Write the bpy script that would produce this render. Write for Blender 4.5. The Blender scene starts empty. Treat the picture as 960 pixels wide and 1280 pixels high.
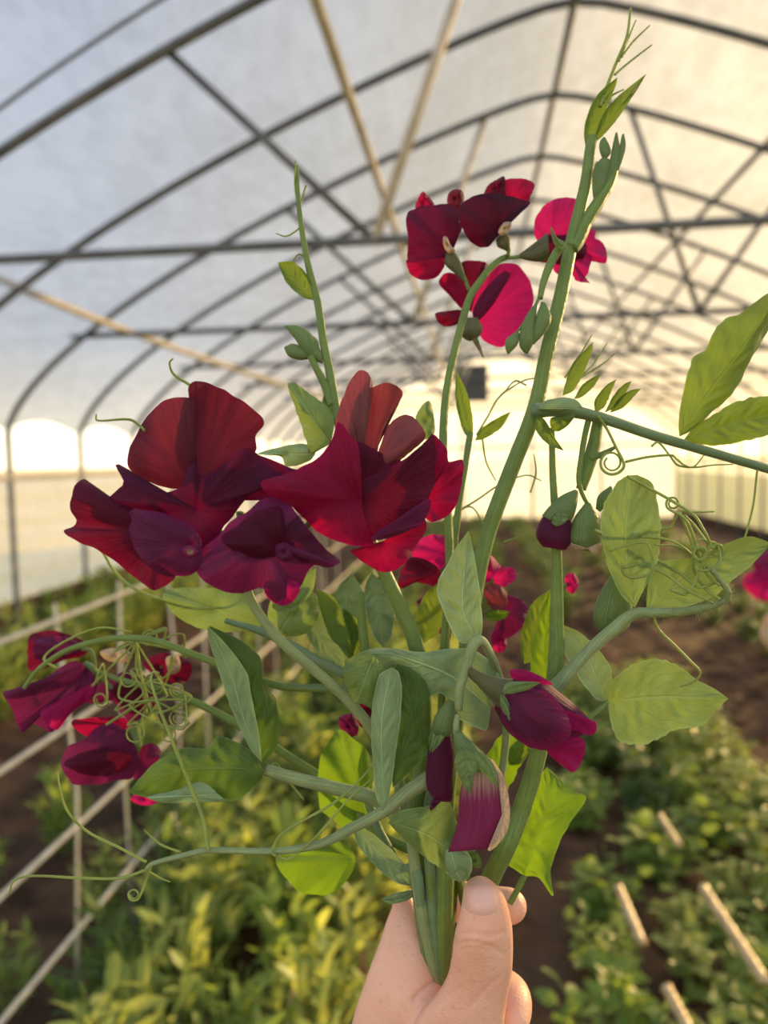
import bpy, bmesh, math, random
import numpy as np
from mathutils import Vector, Matrix
random.seed(7); rng = np.random.default_rng(7)
PI = math.pi
SC = bpy.context.scene
COL = SC.collection

# ------------------------------------------------------------------ camera, sky, sun, exposure
CAM_H = 1.35
YAW, PITCH, ROLL = -0.1185, -0.0705, -0.0181
FPX = 950.0
cy, sy, cp, sp = math.cos(YAW), math.sin(YAW), math.cos(PITCH), math.sin(PITCH)
F_ = np.array([sy*cp, cy*cp, sp]); r0 = np.array([cy, -sy, 0.0]); u0 = np.cross(r0, F_)
R_ = r0*math.cos(ROLL) + u0*math.sin(ROLL); U_ = -r0*math.sin(ROLL) + u0*math.cos(ROLL)
EYE = np.array([0, 0, CAM_H])
cam = bpy.data.cameras.new('camera'); co = bpy.data.objects.new('camera', cam); COL.objects.link(co)
m = Matrix.Identity(4)
for i in range(3):
    m[i][0], m[i][1], m[i][2], m[i][3] = R_[i], U_[i], -F_[i], EYE[i]
co.matrix_world = m
cam.sensor_fit = 'VERTICAL'; cam.sensor_height = 9.24; cam.lens = 9.24*FPX/1280
cam.clip_start = 0.02; cam.clip_end = 500
cam.dof.use_dof = True; cam.dof.focus_distance = 0.295; cam.dof.aperture_fstop = 1.78
SC.camera = co

W = bpy.data.worlds.new('world'); SC.world = W; W.use_nodes = True
wn = W.node_tree.nodes; wl = W.node_tree.links
SKY = 0.62
SUN_AZ, SUN_EL = math.radians(42), math.radians(10)      # azimuth from +Y towards +X
# hazy evening sky: pale near the horizon, grey-blue overhead
wtc = wn.new('ShaderNodeTexCoord'); wsp = wn.new('ShaderNodeSeparateXYZ'); wl.new(wtc.outputs['Generated'], wsp.inputs[0])
wr = wn.new('ShaderNodeValToRGB'); wl.new(wsp.outputs[2], wr.inputs[0])
wr.color_ramp.elements[0].position = 0.0; wr.color_ramp.elements[0].color = (1.7, 1.45, 1.0, 1)
wr.color_ramp.elements[1].position = .75; wr.color_ramp.elements[1].color = (.60, .71, .95, 1)
e_ = wr.color_ramp.elements.new(.15); e_.color = (.82, .87, .93, 1)
wd = wn.new('ShaderNodeVectorMath'); wd.operation = 'DOT_PRODUCT'; wl.new(wtc.outputs['Generated'], wd.inputs[0])
wd.inputs[1].default_value = (math.sin(SUN_AZ)*math.cos(SUN_EL), math.cos(SUN_AZ)*math.cos(SUN_EL), math.sin(SUN_EL))
wg = wn.new('ShaderNodeValToRGB'); wl.new(wd.outputs['Value'], wg.inputs[0])
wg.color_ramp.elements[0].position = .62; wg.color_ramp.elements[0].color = (0, 0, 0, 1)
wg.color_ramp.elements[1].position = 1.0; wg.color_ramp.elements[1].color = (1.6, 1.1, .4, 1)
for q_, c_ in ((.84, (.2, .14, .04, 1)), (.92, (.4, .28, .09, 1))):
    e_ = wg.color_ramp.elements.new(q_); e_.color = c_
wa = wn.new('ShaderNodeMix'); wa.data_type = 'RGBA'; wa.blend_type = 'ADD'; wa.inputs[0].default_value = 1
ws = wn.new('ShaderNodeValToRGB'); wl.new(wd.outputs['Value'], ws.inputs[0])      # the sunward half of the sky is more golden
ws.color_ramp.elements[0].position = .38; ws.color_ramp.elements[0].color = (1, 1, 1, 1); ws.color_ramp.elements[1].position = .80; ws.color_ramp.elements[1].color = (1.42, 1.12, .70, 1)
wm = wn.new('ShaderNodeMix'); wm.data_type = 'RGBA'; wm.blend_type = 'MULTIPLY'; wm.inputs[0].default_value = 1
wl.new(wr.outputs[0], wm.inputs[6]); wl.new(ws.outputs[0], wm.inputs[7]); wl.new(wm.outputs[2], wa.inputs[6]); wl.new(wg.outputs[0], wa.inputs[7]); wl.new(wa.outputs[2], wn['Background'].inputs['Color'])
wn['Background'].inputs['Strength'].default_value = SKY
sl = bpy.data.lights.new('sun', 'SUN'); so = bpy.data.objects.new('sun', sl); COL.objects.link(so)
sl.energy = 6.6; sl.color = (1.0, 0.66, 0.28); sl.angle = math.radians(5)
sdir = Vector((math.sin(SUN_AZ)*math.cos(SUN_EL), math.cos(SUN_AZ)*math.cos(SUN_EL), math.sin(SUN_EL)))
so.rotation_euler = sdir.to_track_quat('Z', 'Y').to_euler(); so.location = (6, 6, 6)
SC.view_settings.view_transform = 'Standard'; SC.view_settings.look = 'None'
SC.view_settings.gamma = 1; SC.view_settings.use_curve_mapping = False
SC.view_settings.exposure = 1.22
SC.cycles.max_bounces = 10; SC.cycles.transparent_max_bounces = 24
SC.cycles.sample_clamp_indirect = 6

# ------------------------------------------------------------------ helpers
def P(x, y, d):
    """point seen at photo pixel x, y lying d metres in front of the camera"""
    return EYE + d*(F_ + R_*((x-480)/FPX) - U_*((y-640)/FPX))
CR = {'c1': (60, 440, 540/960), 'c2': (480, 200, 1/3), 'c3': (640, 0, 1/3), 'c4': (640, 360, 320/788), 'c5': (400, 640, 380/960),
      'c6': (0, 720, .5), 'c7': (400, 1020, 1/3), 'c8': (300, 180, 260/756), 'c9': (600, 800, .375), 'c10': (500, 400, 460/960), 'px': (0, 0, 1)}
def pp(c, s):
    """parse 'x,y[,depth offset in mm] ...' given in one of the measuring frames"""
    ox, oy, k = CR[c]; out = []
    for t in s.split():
        v = [float(a) for a in t.split(',')]
        out.append((ox+v[0]*k, oy+v[1]*k, v[2] if len(v) > 2 else 0.0))
    return np.array(out)
def cr(pts, n, closed=False):
    """Catmull-Rom resampling by chord length"""
    p = np.asarray(pts, float)
    if closed: p = np.vstack([p, p[:1]])
    dl = np.sqrt((np.diff(p[:, :min(3, p.shape[1])], axis=0)**2).sum(1))+1e-9
    s = np.concatenate([[0], np.cumsum(dl**0.7)])
    if closed: tang = (np.roll(p[:-1], -1, 0)-np.roll(p[:-1], 1, 0)); ds = dl**0.7; den = (ds+np.roll(ds, 1))[:, None]; tang = np.vstack([tang/den, (tang/den)[:1]])
    else:
        tang = np.zeros_like(p)
        if len(p) > 2: tang[1:-1] = (p[2:]-p[:-2])/(s[2:]-s[:-2])[:, None]
        tang[0] = (p[1]-p[0])/(s[1]-s[0]); tang[-1] = (p[-1]-p[-2])/(s[-1]-s[-2])
    q = np.linspace(0, s[-1], n, endpoint=not closed)
    i = np.clip(np.searchsorted(s, q, 'right')-1, 0, len(p)-2)
    h = (s[i+1]-s[i])[:, None]; t = ((q-s[i])/(s[i+1]-s[i]))[:, None]
    return (2*t**3-3*t**2+1)*p[i]+(t**3-2*t**2+t)*h*tang[i]+(-2*t**3+3*t**2)*p[i+1]+(t**3-t**2)*h*tang[i+1]
def wpos(a):
    """rows of (pixel x, pixel y, depth m) to world"""
    a = np.asarray(a, float); d = a[:, 2:3]
    return EYE + d*(F_ + R_*((a[:, 0:1]-480)/FPX) - U_*((a[:, 1:2]-640)/FPX))

class MB:
    def __init__(s): s.v = []; s.f = []; s.uv = []; s.n = 0
    def add(s, V, Fc, UV=None):
        V = np.asarray(V, float); s.v.append(V); s.f += [tuple(i+s.n for i in f) for f in Fc]
        s.uv.append(np.asarray(UV, float) if UV is not None else np.zeros((len(V), 2))); s.n += len(V)
        return s
    def grid(s, G, UV=None, wrap=False):
        nu, nv = G.shape[:2]; f = []
        for i in range(nu-1):
            for j in range(nv if wrap else nv-1):
                k = (j+1) % nv; f.append((i*nv+j, i*nv+k, (i+1)*nv+k, (i+1)*nv+j))
        if UV is None:
            a, b = np.meshgrid(np.linspace(0, 1, nu), np.linspace(0, 1, nv), indexing='ij'); UV = np.stack([a, b], 2)
        return s.add(G.reshape(-1, 3), f, UV.reshape(-1, 2))
    def tube(s, pts, rad, ns=8, ribs=0.0, cap=True, flat=1.0):
        p = np.asarray(pts, float); n = len(p); rad = np.interp(np.linspace(0, 1, n), np.linspace(0, 1, len(np.atleast_1d(rad))), np.atleast_1d(rad))
        T = np.gradient(p, axis=0); T /= np.linalg.norm(T, axis=1)[:, None]+1e-12
        a = np.cross(T[0], F_); a = a if np.linalg.norm(a) > .1 else np.cross(T[0], U_); a /= np.linalg.norm(a)
        G = np.zeros((n, ns, 3)); th = np.arange(ns)*2*PI/ns
        for i in range(n):
            a = a-T[i]*(a@T[i]); a /= np.linalg.norm(a)+1e-12; b = np.cross(T[i], a)
            r = rad[i]*(1+ribs*np.cos(4*th))
            G[i] = p[i]+(np.cos(th)*r)[:, None]*a+(np.sin(th)*r*flat)[:, None]*b
        base = s.n; s.grid(G, wrap=True)
        if cap: s.f += [tuple(base+j for j in range(ns))[::-1], tuple(base+(n-1)*ns+j for j in range(ns))]
        return s
    def box(s, c, h, rot=0.0):
        x, y, z = h; V = np.array([(i*x, j*y, k*z) for i in (-1, 1) for j in (-1, 1) for k in (-1, 1)], float)
        ca, sa = math.cos(rot), math.sin(rot); V = np.stack([V[:, 0]*ca-V[:, 1]*sa, V[:, 0]*sa+V[:, 1]*ca, V[:, 2]], 1)+np.array(c)
        return s.add(V, [(0, 1, 3, 2), (4, 6, 7, 5), (0, 4, 5, 1), (2, 3, 7, 6), (0, 2, 6, 4), (1, 5, 7, 3)])
    def build(s, name, mat, parent=None, smooth=True, origin=None):
        V = np.vstack(s.v); UV = np.vstack(s.uv)
        off = np.zeros(3)
        if parent is not None:
            q = parent
            while q is not None: off = off+np.array(q.location); q = q.parent
        me = bpy.data.meshes.new(name)
        loc = np.zeros(3) if origin is None else np.asarray(origin)
        me.from_pydata((V-off-loc).tolist(), [], s.f); me.materials.append(mat)
        ul = me.uv_layers.new(name='UVMap'); li = np.zeros(len(me.loops), dtype=np.int32); me.loops.foreach_get('vertex_index', li)
        ul.data.foreach_set('uv', UV[li].ravel())
        if smooth: me.polygons.foreach_set('use_smooth', [True]*len(me.polygons))
        o = bpy.data.objects.new(name, me); COL.objects.link(o); o.location = loc
        if parent is not None: o.parent = parent
        return o
def tag(o, label, cat, group=None, kind=None):
    o['label'] = label; o['category'] = cat
    if group: o['group'] = group
    if kind: o['kind'] = kind
    return o
def thing(name, label, cat, loc, group=None):
    e = bpy.data.objects.new(name, None); COL.objects.link(e); e.location = tuple(loc); e.empty_display_size = .02
    return tag(e, label, cat, group)
def struct(o, kind='structure'): o['kind'] = kind; return o

# ------------------------------------------------------------------ materials
def nmat(name):
    m = bpy.data.materials.new(name); m.use_nodes = True; nt = m.node_tree; nt.nodes.clear()
    return m, nt, nt.nodes.new('ShaderNodeOutputMaterial')
def nd(nt, t, **kw):
    n = nt.nodes.new(t)
    for k, v in kw.items(): setattr(n, k, v)
    return n
def setin(n, **kw):
    for k, v in kw.items(): n.inputs[k.replace('_', ' ')].default_value = v
def rgb(c): return (c[0], c[1], c[2], 1.0)
def math_(nt, op, a, b=None):
    n = nd(nt, 'ShaderNodeMath', operation=op)
    for i, v in enumerate((a, b)):
        if v is None: continue
        if isinstance(v, (int, float)): n.inputs[i].default_value = v
        else: nt.links.new(v, n.inputs[i])
    return n.outputs[0]
def mixc(nt, fac, a, b):
    n = nd(nt, 'ShaderNodeMix', data_type='RGBA')
    for i, v in ((0, fac), (6, a), (7, b)):
        if hasattr(v, 'links'): nt.links.new(v, n.inputs[i])
        elif i == 0: n.inputs[0].default_value = v
        else: n.inputs[i].default_value = rgb(v)
    return n.outputs[2]
def noise_(nt, scale, detail=3, vec=None, rough=.5):
    n = nd(nt, 'ShaderNodeTexNoise'); setin(n, Scale=scale, Detail=detail, Roughness=rough)
    if vec is not None: nt.links.new(vec, n.inputs['Vector'])
    return n.outputs['Fac']
def sstep(nt, v, lo, hi):
    n = nd(nt, 'ShaderNodeMapRange', interpolation_type='SMOOTHSTEP'); nt.links.new(v, n.inputs[0])
    n.inputs[1].default_value = lo; n.inputs[2].default_value = hi
    return n.outputs[0]
def simple(name, c1, c2=None, scale=20, rough=.6, metal=0, bump=0, bscale=60, spec=.5):
    m, nt, out = nmat(name); b = nd(nt, 'ShaderNodeBsdfPrincipled'); setin(b, Roughness=rough, Metallic=metal); b.inputs['Specular IOR Level'].default_value = spec
    tc = nd(nt, 'ShaderNodeTexCoord').outputs['Object']
    nt.links.new(mixc(nt, sstep(nt, noise_(nt, scale, 4, tc), .35, .65), c1, c2 or c1), b.inputs['Base Color'])
    if bump:
        bp = nd(nt, 'ShaderNodeBump'); setin(bp, Strength=bump, Distance=.01); nt.links.new(noise_(nt, bscale, 5, tc), bp.inputs['Height']); nt.links.new(bp.outputs[0], b.inputs['Normal'])
    nt.links.new(b.outputs[0], out.inputs[0]); return m
def leafmat(name, refl, trans, tfac=.45, vein=.5, rough=.5, spec=.35, back=None):
    """green blade: gloss and diffuse on top, light passing through, veins along the UV"""
    m, nt, out = nmat(name); uv = nd(nt, 'ShaderNodeUVMap'); sep = nd(nt, 'ShaderNodeSeparateXYZ'); nt.links.new(uv.outputs[0], sep.inputs[0])
    u, v = sep.outputs[0], sep.outputs[1]
    av = math_(nt, 'ABSOLUTE', math_(nt, 'SUBTRACT', v, .5))
    mid = math_(nt, 'SUBTRACT', 1, sstep(nt, av, .012, .035))
    tc = nd(nt, 'ShaderNodeTexCoord').outputs['Object']
    nz = noise_(nt, 180, 3, tc)
    ph = math_(nt, 'ADD', math_(nt, 'MULTIPLY', math_(nt, 'SUBTRACT', u, math_(nt, 'MULTIPLY', av, 1.0)), 52.0), math_(nt, 'MULTIPLY', nz, 5.0))
    sv = sstep(nt, math_(nt, 'SINE', ph), .8, 1.0)
    vn = math_(nt, 'MAXIMUM', mid, math_(nt, 'MULTIPLY', sv, .55))
    pat = sstep(nt, noise_(nt, 90, 3, tc), .3, .7)
    base = mixc(nt, pat, [c*.88 for c in refl], [min(1, c*1.1) for c in refl])
    base = mixc(nt, math_(nt, 'MULTIPLY', vn, vein), base, [min(1, c*1.5+.05) for c in refl])
    rimf = sstep(nt, av, .455, .5)
    base = mixc(nt, math_(nt, 'MULTIPLY', rimf, vein*.8), base, [min(1, c*1.6+.1) for c in refl])
    if back:
        g = nd(nt, 'ShaderNodeNewGeometry'); base = mixc(nt, g.outputs['Backfacing'], base, back)
    b = nd(nt, 'ShaderNodeBsdfPrincipled'); setin(b, Roughness=rough); b.inputs['Specular IOR Level'].default_value = spec
    b.inputs['Sheen Weight'].default_value = .15; b.inputs['Sheen Roughness'].default_value = .4
    nt.links.new(base, b.inputs['Base Color'])
    tr = nd(nt, 'ShaderNodeBsdfTranslucent')
    nt.links.new(mixc(nt, math_(nt, 'MULTIPLY', vn, vein*.6), mixc(nt, pat, [c*.85 for c in trans], trans), [c*.6 for c in trans]), tr.inputs[0])
    bp = nd(nt, 'ShaderNodeBump'); setin(bp, Strength=.6, Distance=.002)
    nt.links.new(math_(nt, 'SUBTRACT', nz, vn), bp.inputs['Height']); nt.links.new(bp.outputs[0], b.inputs['Normal'])
    mx = nd(nt, 'ShaderNodeMixShader'); mx.inputs[0].default_value = tfac
    nt.links.new(b.outputs[0], mx.inputs[1]); nt.links.new(tr.outputs[0], mx.inputs[2]); nt.links.new(mx.outputs[0], out.inputs[0])
    return m
def petalmat(name, refl, edge, trans, tfac=.4, core=None, rough=.55, sheen=.1):
    """petal: fine radiating veins, rim colour, light shining through; UV is (around, from claw to rim)"""
    m, nt, out = nmat(name); uv = nd(nt, 'ShaderNodeUVMap'); sep = nd(nt, 'ShaderNodeSeparateXYZ'); nt.links.new(uv.outputs[0], sep.inputs[0])
    cmb = nd(nt, 'ShaderNodeCombineXYZ'); nt.links.new(math_(nt, 'MULTIPLY', sep.outputs[0], 60), cmb.inputs[0]); nt.links.new(math_(nt, 'MULTIPLY', sep.outputs[1], 2.2), cmb.inputs[1])
    vn = sstep(nt, noise_(nt, 1.0, 3, cmb.outputs[0]), .4, .66)
    rim = sstep(nt, sep.outputs[1], .72, 1.0)
    base = mixc(nt, math_(nt, 'MULTIPLY', vn, .4), refl, [c*.55 for c in refl]); base = mixc(nt, math_(nt, 'MULTIPLY', rim, .6), base, edge)
    if core: base = mixc(nt, math_(nt, 'SUBTRACT', 1, sstep(nt, math_(nt, 'ADD', sep.outputs[1], math_(nt, 'MULTIPLY', vn, .12)), .12, .55)), base, core)
    b = nd(nt, 'ShaderNodeBsdfPrincipled'); setin(b, Roughness=rough); b.inputs['Specular IOR Level'].default_value = .13
    b.inputs['Sheen Weight'].default_value = sheen; b.inputs['Sheen Tint'].default_value = rgb([min(1, c*3+.25) for c in edge]); nt.links.new(base, b.inputs['Base Color'])
    bp = nd(nt, 'ShaderNodeBump'); setin(bp, Strength=.3, Distance=.001); nt.links.new(vn, bp.inputs['Height']); nt.links.new(bp.outputs[0], b.inputs['Normal'])
    tr = nd(nt, 'ShaderNodeBsdfTranslucent'); nt.links.new(mixc(nt, math_(nt, 'MULTIPLY', vn, .45), trans, [c*.55 for c in trans]), tr.inputs[0])
    mx = nd(nt, 'ShaderNodeMixShader'); mx.inputs[0].default_value = tfac
    nt.links.new(b.outputs[0], mx.inputs[1]); nt.links.new(tr.outputs[0], mx.inputs[2]); nt.links.new(mx.outputs[0], out.inputs[0])
    return m
def filmmat(name, clear, trans, refl, tcol, mott=.25, stretch=(1, 1, 1)):
    """greenhouse film: part clear, part scattering through, part reflecting; slightly mottled"""
    m, nt, out = nmat(name); tc = nd(nt, 'ShaderNodeTexCoord').outputs['Object']
    mp = nd(nt, 'ShaderNodeMapping'); mp.inputs['Scale'].default_value = stretch; nt.links.new(tc, mp.inputs[0])
    n1 = noise_(nt, 1.3, 5, mp.outputs[0], .6); n2 = noise_(nt, 10, 4, mp.outputs[0], .65)
    f = math_(nt, 'ADD', math_(nt, 'MULTIPLY', n1, .5), math_(nt, 'MULTIPLY', n2, .5))
    col = mixc(nt, sstep(nt, f, .33, .67), [c*(1-mott) for c in tcol], tcol)
    tr = nd(nt, 'ShaderNodeBsdfTranslucent'); nt.links.new(col, tr.inputs[0])
    di = nd(nt, 'ShaderNodeBsdfDiffuse'); nt.links.new(col, di.inputs[0])
    ts = nd(nt, 'ShaderNodeBsdfTransparent')
    a = nd(nt, 'ShaderNodeMixShader'); a.inputs[0].default_value = refl/(trans+refl); nt.links.new(tr.outputs[0], a.inputs[1]); nt.links.new(di.outputs[0], a.inputs[2])
    b = nd(nt, 'ShaderNodeMixShader'); b.inputs[0].default_value = clear; nt.links.new(a.outputs[0], b.inputs[1]); nt.links.new(ts.outputs[0], b.inputs[2])
    nt.links.new(b.outputs[0], out.inputs[0]); return m
M = {}
M['film'] = filmmat('roof_film', .31, .62, .22, (.38, .39, .40), .5, (1, .4, 1))
M['film_clear'] = filmmat('clear_film', .46, .7, .2, (.75, .75, .72), .2)
M['film_end'] = filmmat('end_film', .22, .7, .2, (.55, .6, .64), .2)
M['steel'] = simple('galvanised_steel', (.13, .14, .15), (.2, .2, .2), 12, .55, .35)
M['pale_wood'] = simple('pale_timber', (.72, .63, .5), (.58, .5, .38), 9, .6, bump=.2)
M['bamboo'] = simple('bamboo', (.62, .46, .24), (.48, .33, .16), 25, .4, bump=.2)
M['twine'] = simple('trellis_slat', (.62, .56, .42), (.5, .44, .32), 25, .6)
M['grey_panel'] = simple('grey_panel', (.16, .16, .15), (.12, .12, .12), 5, .7)
M['white_frame'] = simple('white_frame', (.7, .72, .74), None, 5, .5)
M['soil'] = simple('soil', (.050, .030, .019), (.105, .062, .038), 5, .95, bump=.9, bscale=22, spec=.1)
M['field_green'] = simple('green_field', (.04, .085, .018), (.07, .11, .025), .35, .9, bump=.4, bscale=8)
M['field'] = simple('dry_grass_field', (.66, .52, .24), (.5, .42, .18), .35, .9, bump=.4, bscale=8)
M['stem'] = leafmat('stem_green', (.17,.25,.05), (.3,.42,.06), .25, .4, .45)
M['stem_pale'] = leafmat('stem_glaucous', (.27,.34,.14), (.35,.46,.12), .2, .35, .5)
M['stem_blue'] = leafmat('stem_blue_green', (.15,.23,.10), (.2,.32,.1), .15, .35, .5)
M['leaf'] = leafmat('leaf_green', (.11,.19,.03), (.24,.34,.02), .5)
M['leaf_pale'] = leafmat('leaf_glaucous', (.22,.32,.14), (.28,.39,.09), .28, .95, .5)
M['leaf_light'] = leafmat('leaf_light_green', (.18,.27,.07), (.27,.37,.07), .42)
M['leaf_bright'] = leafmat('leaf_backlit_bright', (.11,.22,.015), (.25,.42,.012), .58)  # brighter copy of the leaf green, backlight put into the colour
M['leaf_dark'] = leafmat('leaf_deep_green', (.06,.12,.02), (.15,.26,.015), .42)
M['tendril'] = leafmat('tendril_green', (.33,.41,.09), (.46,.55,.1), .3, .1)
M['calyx'] = leafmat('calyx_green', (.17, .25, .08), (.3, .42, .08), .35, .3)
M['calyx_dull'] = leafmat('calyx_brownish', (.13, .13, .05), (.25, .22, .05), .3, .3)
M['p_red'] = petalmat('petal_crimson', (.17,.003,.028), (.24,.004,.05), (.62,.006,.09), .42)
M['p_mar'] = petalmat('petal_maroon', (.056,.003,.016), (.09,.004,.026), (.3,.005,.04), .32)
M['p_rose'] = petalmat('petal_sunlit_rose', (.17,.055,.055), (.22,.07,.06), (.34,.03,.05), .35, sheen=.25)  # sunlit highlight on the front bloom's back lobes, put into the petal colour
M['p_black'] = petalmat('petal_near_black', (.022,.002,.009), (.04,.002,.016), (.16,.003,.035), .28)
M['p_dark'] = petalmat('petal_dark_maroon', (0.0475,0.003,0.0186), (0.07125,0.004,0.031), (0.285,0.004,0.062), .28)
M['p_pur'] = petalmat('petal_purple', (.095,.012,.048), (.15,.01,.066), (.29,.012,.1), .28)
M['p_mag'] = petalmat('petal_magenta', (.27,.007,.085), (.34,.01,.12), (.75,.014,.2), .45)
M['p_dusk'] = petalmat('petal_dusky_red', (.085,.014,.025), (.11,.017,.03), (.24,.012,.032), .4, sheen=.12)
M['p_bud'] = petalmat('bud_plum', (.075,.009,.034), (.21,.007,.06), (.25,.01,.06), .13)
M['p_pink'] = petalmat('bud_pink', (.19,.02,.07), (.17,.018,.06), (.4,.04,.1), .18, core=(.42,.30,.2))
M['cream'] = petalmat('petal_cream', (.5, .38, .26), (.5, .3, .22), (.5, .36, .18), .35, sheen=.1)
# skin
def skin():
    m, nt, out = nmat('skin'); tc = nd(nt, 'ShaderNodeTexCoord').outputs['Object']
    b = nd(nt, 'ShaderNodeBsdfPrincipled'); setin(b, Roughness=.48)
    b.inputs['Subsurface Weight'].default_value = .25; b.inputs['Subsurface Scale'].default_value = .004; b.inputs['Subsurface Radius'].default_value = (1, .35, .2)
    c = mixc(nt, sstep(nt, noise_(nt, 45, 4, tc), .35, .65), (.68, .355, .235), (.74, .42, .29))
    c = mixc(nt, math_(nt, 'MULTIPLY', sstep(nt, noise_(nt, 380, 3, tc), .55, .75), .25), c, (.45, .19, .13))
    nt.links.new(c, b.inputs['Base Color'])
    v = nd(nt, 'ShaderNodeTexVoronoi'); setin(v, Scale=900); nt.links.new(tc, v.inputs['Vector'])
    bp = nd(nt, 'ShaderNodeBump'); setin(bp, Strength=.25, Distance=.0006); nt.links.new(math_(nt, 'ADD', v.outputs['Distance'], noise_(nt, 250, 4, tc)), bp.inputs['Height']); nt.links.new(bp.outputs[0], b.inputs['Normal'])
    nt.links.new(b.outputs[0], out.inputs[0]); return m
M['skin'] = skin()
M['nail'] = simple('fingernail', (.66, .38, .30), (.62, .34, .26), 60, .3)

# ------------------------------------------------------------------ the tunnel house
XR, HW, HL, HTOP, PE, QE = 0.5142, 3.765, CAM_H+0.2229, CAM_H+2.25, 1.08, 1.5334
Y1, DY = 3.054, 0.985
NH = 14; YEND = Y1+DY*NH
def roof_profile(n=61, lift=0.0):
    u = np.linspace(-1, 1, n); u = np.sign(u)*(1-(1-np.abs(u))**1.5)
    a = np.sqrt(u*u+.0012)/math.sqrt(1.0012)          # rounded ridge
    z = HL+(HTOP-HL)*np.clip(1-a**PE, 0, 1)**(1/QE)
    z = HL+(z-HL)*(HTOP-HL)/(z.max()-HL)
    return np.stack([XR+HW*u*(1+lift/HW), z+lift], 1)
def xz(y, pr): return np.stack([pr[:, 0], np.full(len(pr), y), pr[:, 1]], 1)
# soil floor with low ridges along the beds
gx = np.concatenate([np.linspace(-3.4, -2.0, 12)[:-1], np.linspace(-2.0, 2.4, 90), np.linspace(2.4, 4.6, 16)[1:]]); gy = np.concatenate([np.linspace(-1.5, 5.5, 110), np.linspace(5.7, YEND+.2, 40)])
X, Y = np.meshgrid(gx, gy, indexing='ij'); Z = .03*np.sin(X*5+1)*np.cos(Y*2.1)+.012*rng.standard_normal(X.shape)
mb = MB(); mb.grid(np.stack([X, Y, Z-.02], 2)[:, ::-1]); struct(mb.build('floor', M['soil']))
# the field outside, the roof, the walls
for x0, x1, fm in ((-150, 2.0, 'field'), (2.0, 150, 'field_green')):
    mb = MB(); mb.grid(np.stack(np.meshgrid(np.linspace(x0, x1, 41), np.linspace(-100, 250, 41), indexing='ij')+[np.full((41, 41), -.12)], 2)[:, ::-1]); struct(mb.build('field', M[fm]))
ys = np.linspace(Y1-DY*3, YEND, (NH+3)*8+1); pr = roof_profile(61, .03); G = np.zeros((len(ys), 61, 3))
for i, y in enumerate(ys):
    ph = abs(math.sin(PI*(y-Y1)/DY)); q = xz(y, pr); q[:, 2] -= .018*ph
    rise = .10*ph; e = np.clip(1-(q[:, 2]-HL)/.5, 0, 1); q[:, 2] += rise*e*e; G[i] = q
mb = MB(); mb.grid(G); struct(mb.build('ceiling', M['film']))
for nm, x, sx in (('wall_left', XR-HW-.03, -1), ('wall_right', XR+HW+.03, 1)):
    zz = np.linspace(.40 if sx < 0 else .98, CAM_H-.10, 22); g = np.zeros((len(ys), len(zz), 3))
    for i, y in enumerate(ys):
        for j, z in enumerate(zz): g[i, j] = (x+sx*.015*math.sin(z*34)+sx*.02*math.sin(y*3.1), y, z)
    mb = MB(); mb.grid(g); struct(mb.build(nm, M['film_clear']))
    hb = .2 if sx < 0 else .1
    mb = MB(); mb.box((x, (ys[0]+YEND)/2, hb-.03), (.02, (YEND-ys[0])/2, hb)); struct(mb.build('baseboard'+nm[4:], M['soil'], smooth=False))
pe = roof_profile(41); base = np.stack([pe[:, 0], np.full(41, YEND), np.full(41, 0.0)], 1); top = xz(YEND, pe)
cut = CAM_H+1.42
def endband(z0, z1):
    a = np.stack([pe[:, 0], np.full(41, YEND+.02), np.minimum(pe[:, 1], z0)], 1); b = np.stack([pe[:, 0], np.full(41, YEND+.02), np.minimum(pe[:, 1], z1)], 1)
    return np.stack([a+(b-a)*t for t in np.linspace(0, 1, 5)], 0)
mb = MB(); mb.grid(endband(0.0, cut)); struct(mb.build('wall_end', M['film_end']))

def pipe(pts, r, mat, name, parent=None, n=None, ns=10):
    mb = MB(); p = np.asarray(pts, float); p = cr(p, n) if n else p
    return mb.tube(p, r, ns).build(name, mat, parent)
ORD = ['first', 'second', 'third', 'fourth', 'fifth', 'sixth', 'seventh', 'eighth', 'ninth', 'tenth', 'eleventh', 'twelfth', 'thirteenth', 'fourteenth', 'fifteenth']
hp = roof_profile(81)
for k in range(NH+1):
    y = Y1+DY*k
    q = xz(y, hp); q = np.vstack([[[hp[0, 0], y, z] for z in np.linspace(-.1, HL-.05, 12)], q, [[hp[-1, 0], y, z] for z in np.linspace(HL-.05, -.1, 12)]])
    o = pipe(q, .022, M['steel'], 'roof_hoop')
    tag(o, 'grey arched steel roof hoop, %s in the row going back from the camera' % ORD[k], 'hoop', 'arched roof hoops')
q = xz(Y1, hp[2:-2]); q[:, 1] -= .30*np.sin(np.linspace(0, PI, len(q)))
tag(pipe(q, .008, M['steel'], 'slack_wire'), 'thin dark wire bowed beside the nearest visible roof hoop', 'wire')
k = 0
for h in range(0, 13, 2):
    y = Y1+DY*h+.03; zt = 2.22+.006*h
    e = thing('roof_truss', 'cross bar with slanted struts under the roof, %s truss from the camera' % ORD[k], 'truss', (XR, y, zt), 'roof trusses'); k += 1
    def roofz(dx): return float(np.interp(XR+dx, hp[:, 0], hp[:, 1]))
    xe = 3.28
    pipe([(XR-xe, y, zt), (XR, y, zt), (XR+xe, y, zt)], .02, M['steel'], 'tie_bar', e)
    for dx0, dx1, mt in ((-.9, -1.72, 'steel'), (-.9, -.42, 'pale_wood'), (.9, .48, 'steel'), (.9, 1.5, 'steel')):
        pipe([(XR+dx0, y, zt), (XR+dx1, y, roofz(dx1))], .018 if mt == 'steel' else .021, M[mt], 'strut', e)
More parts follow.
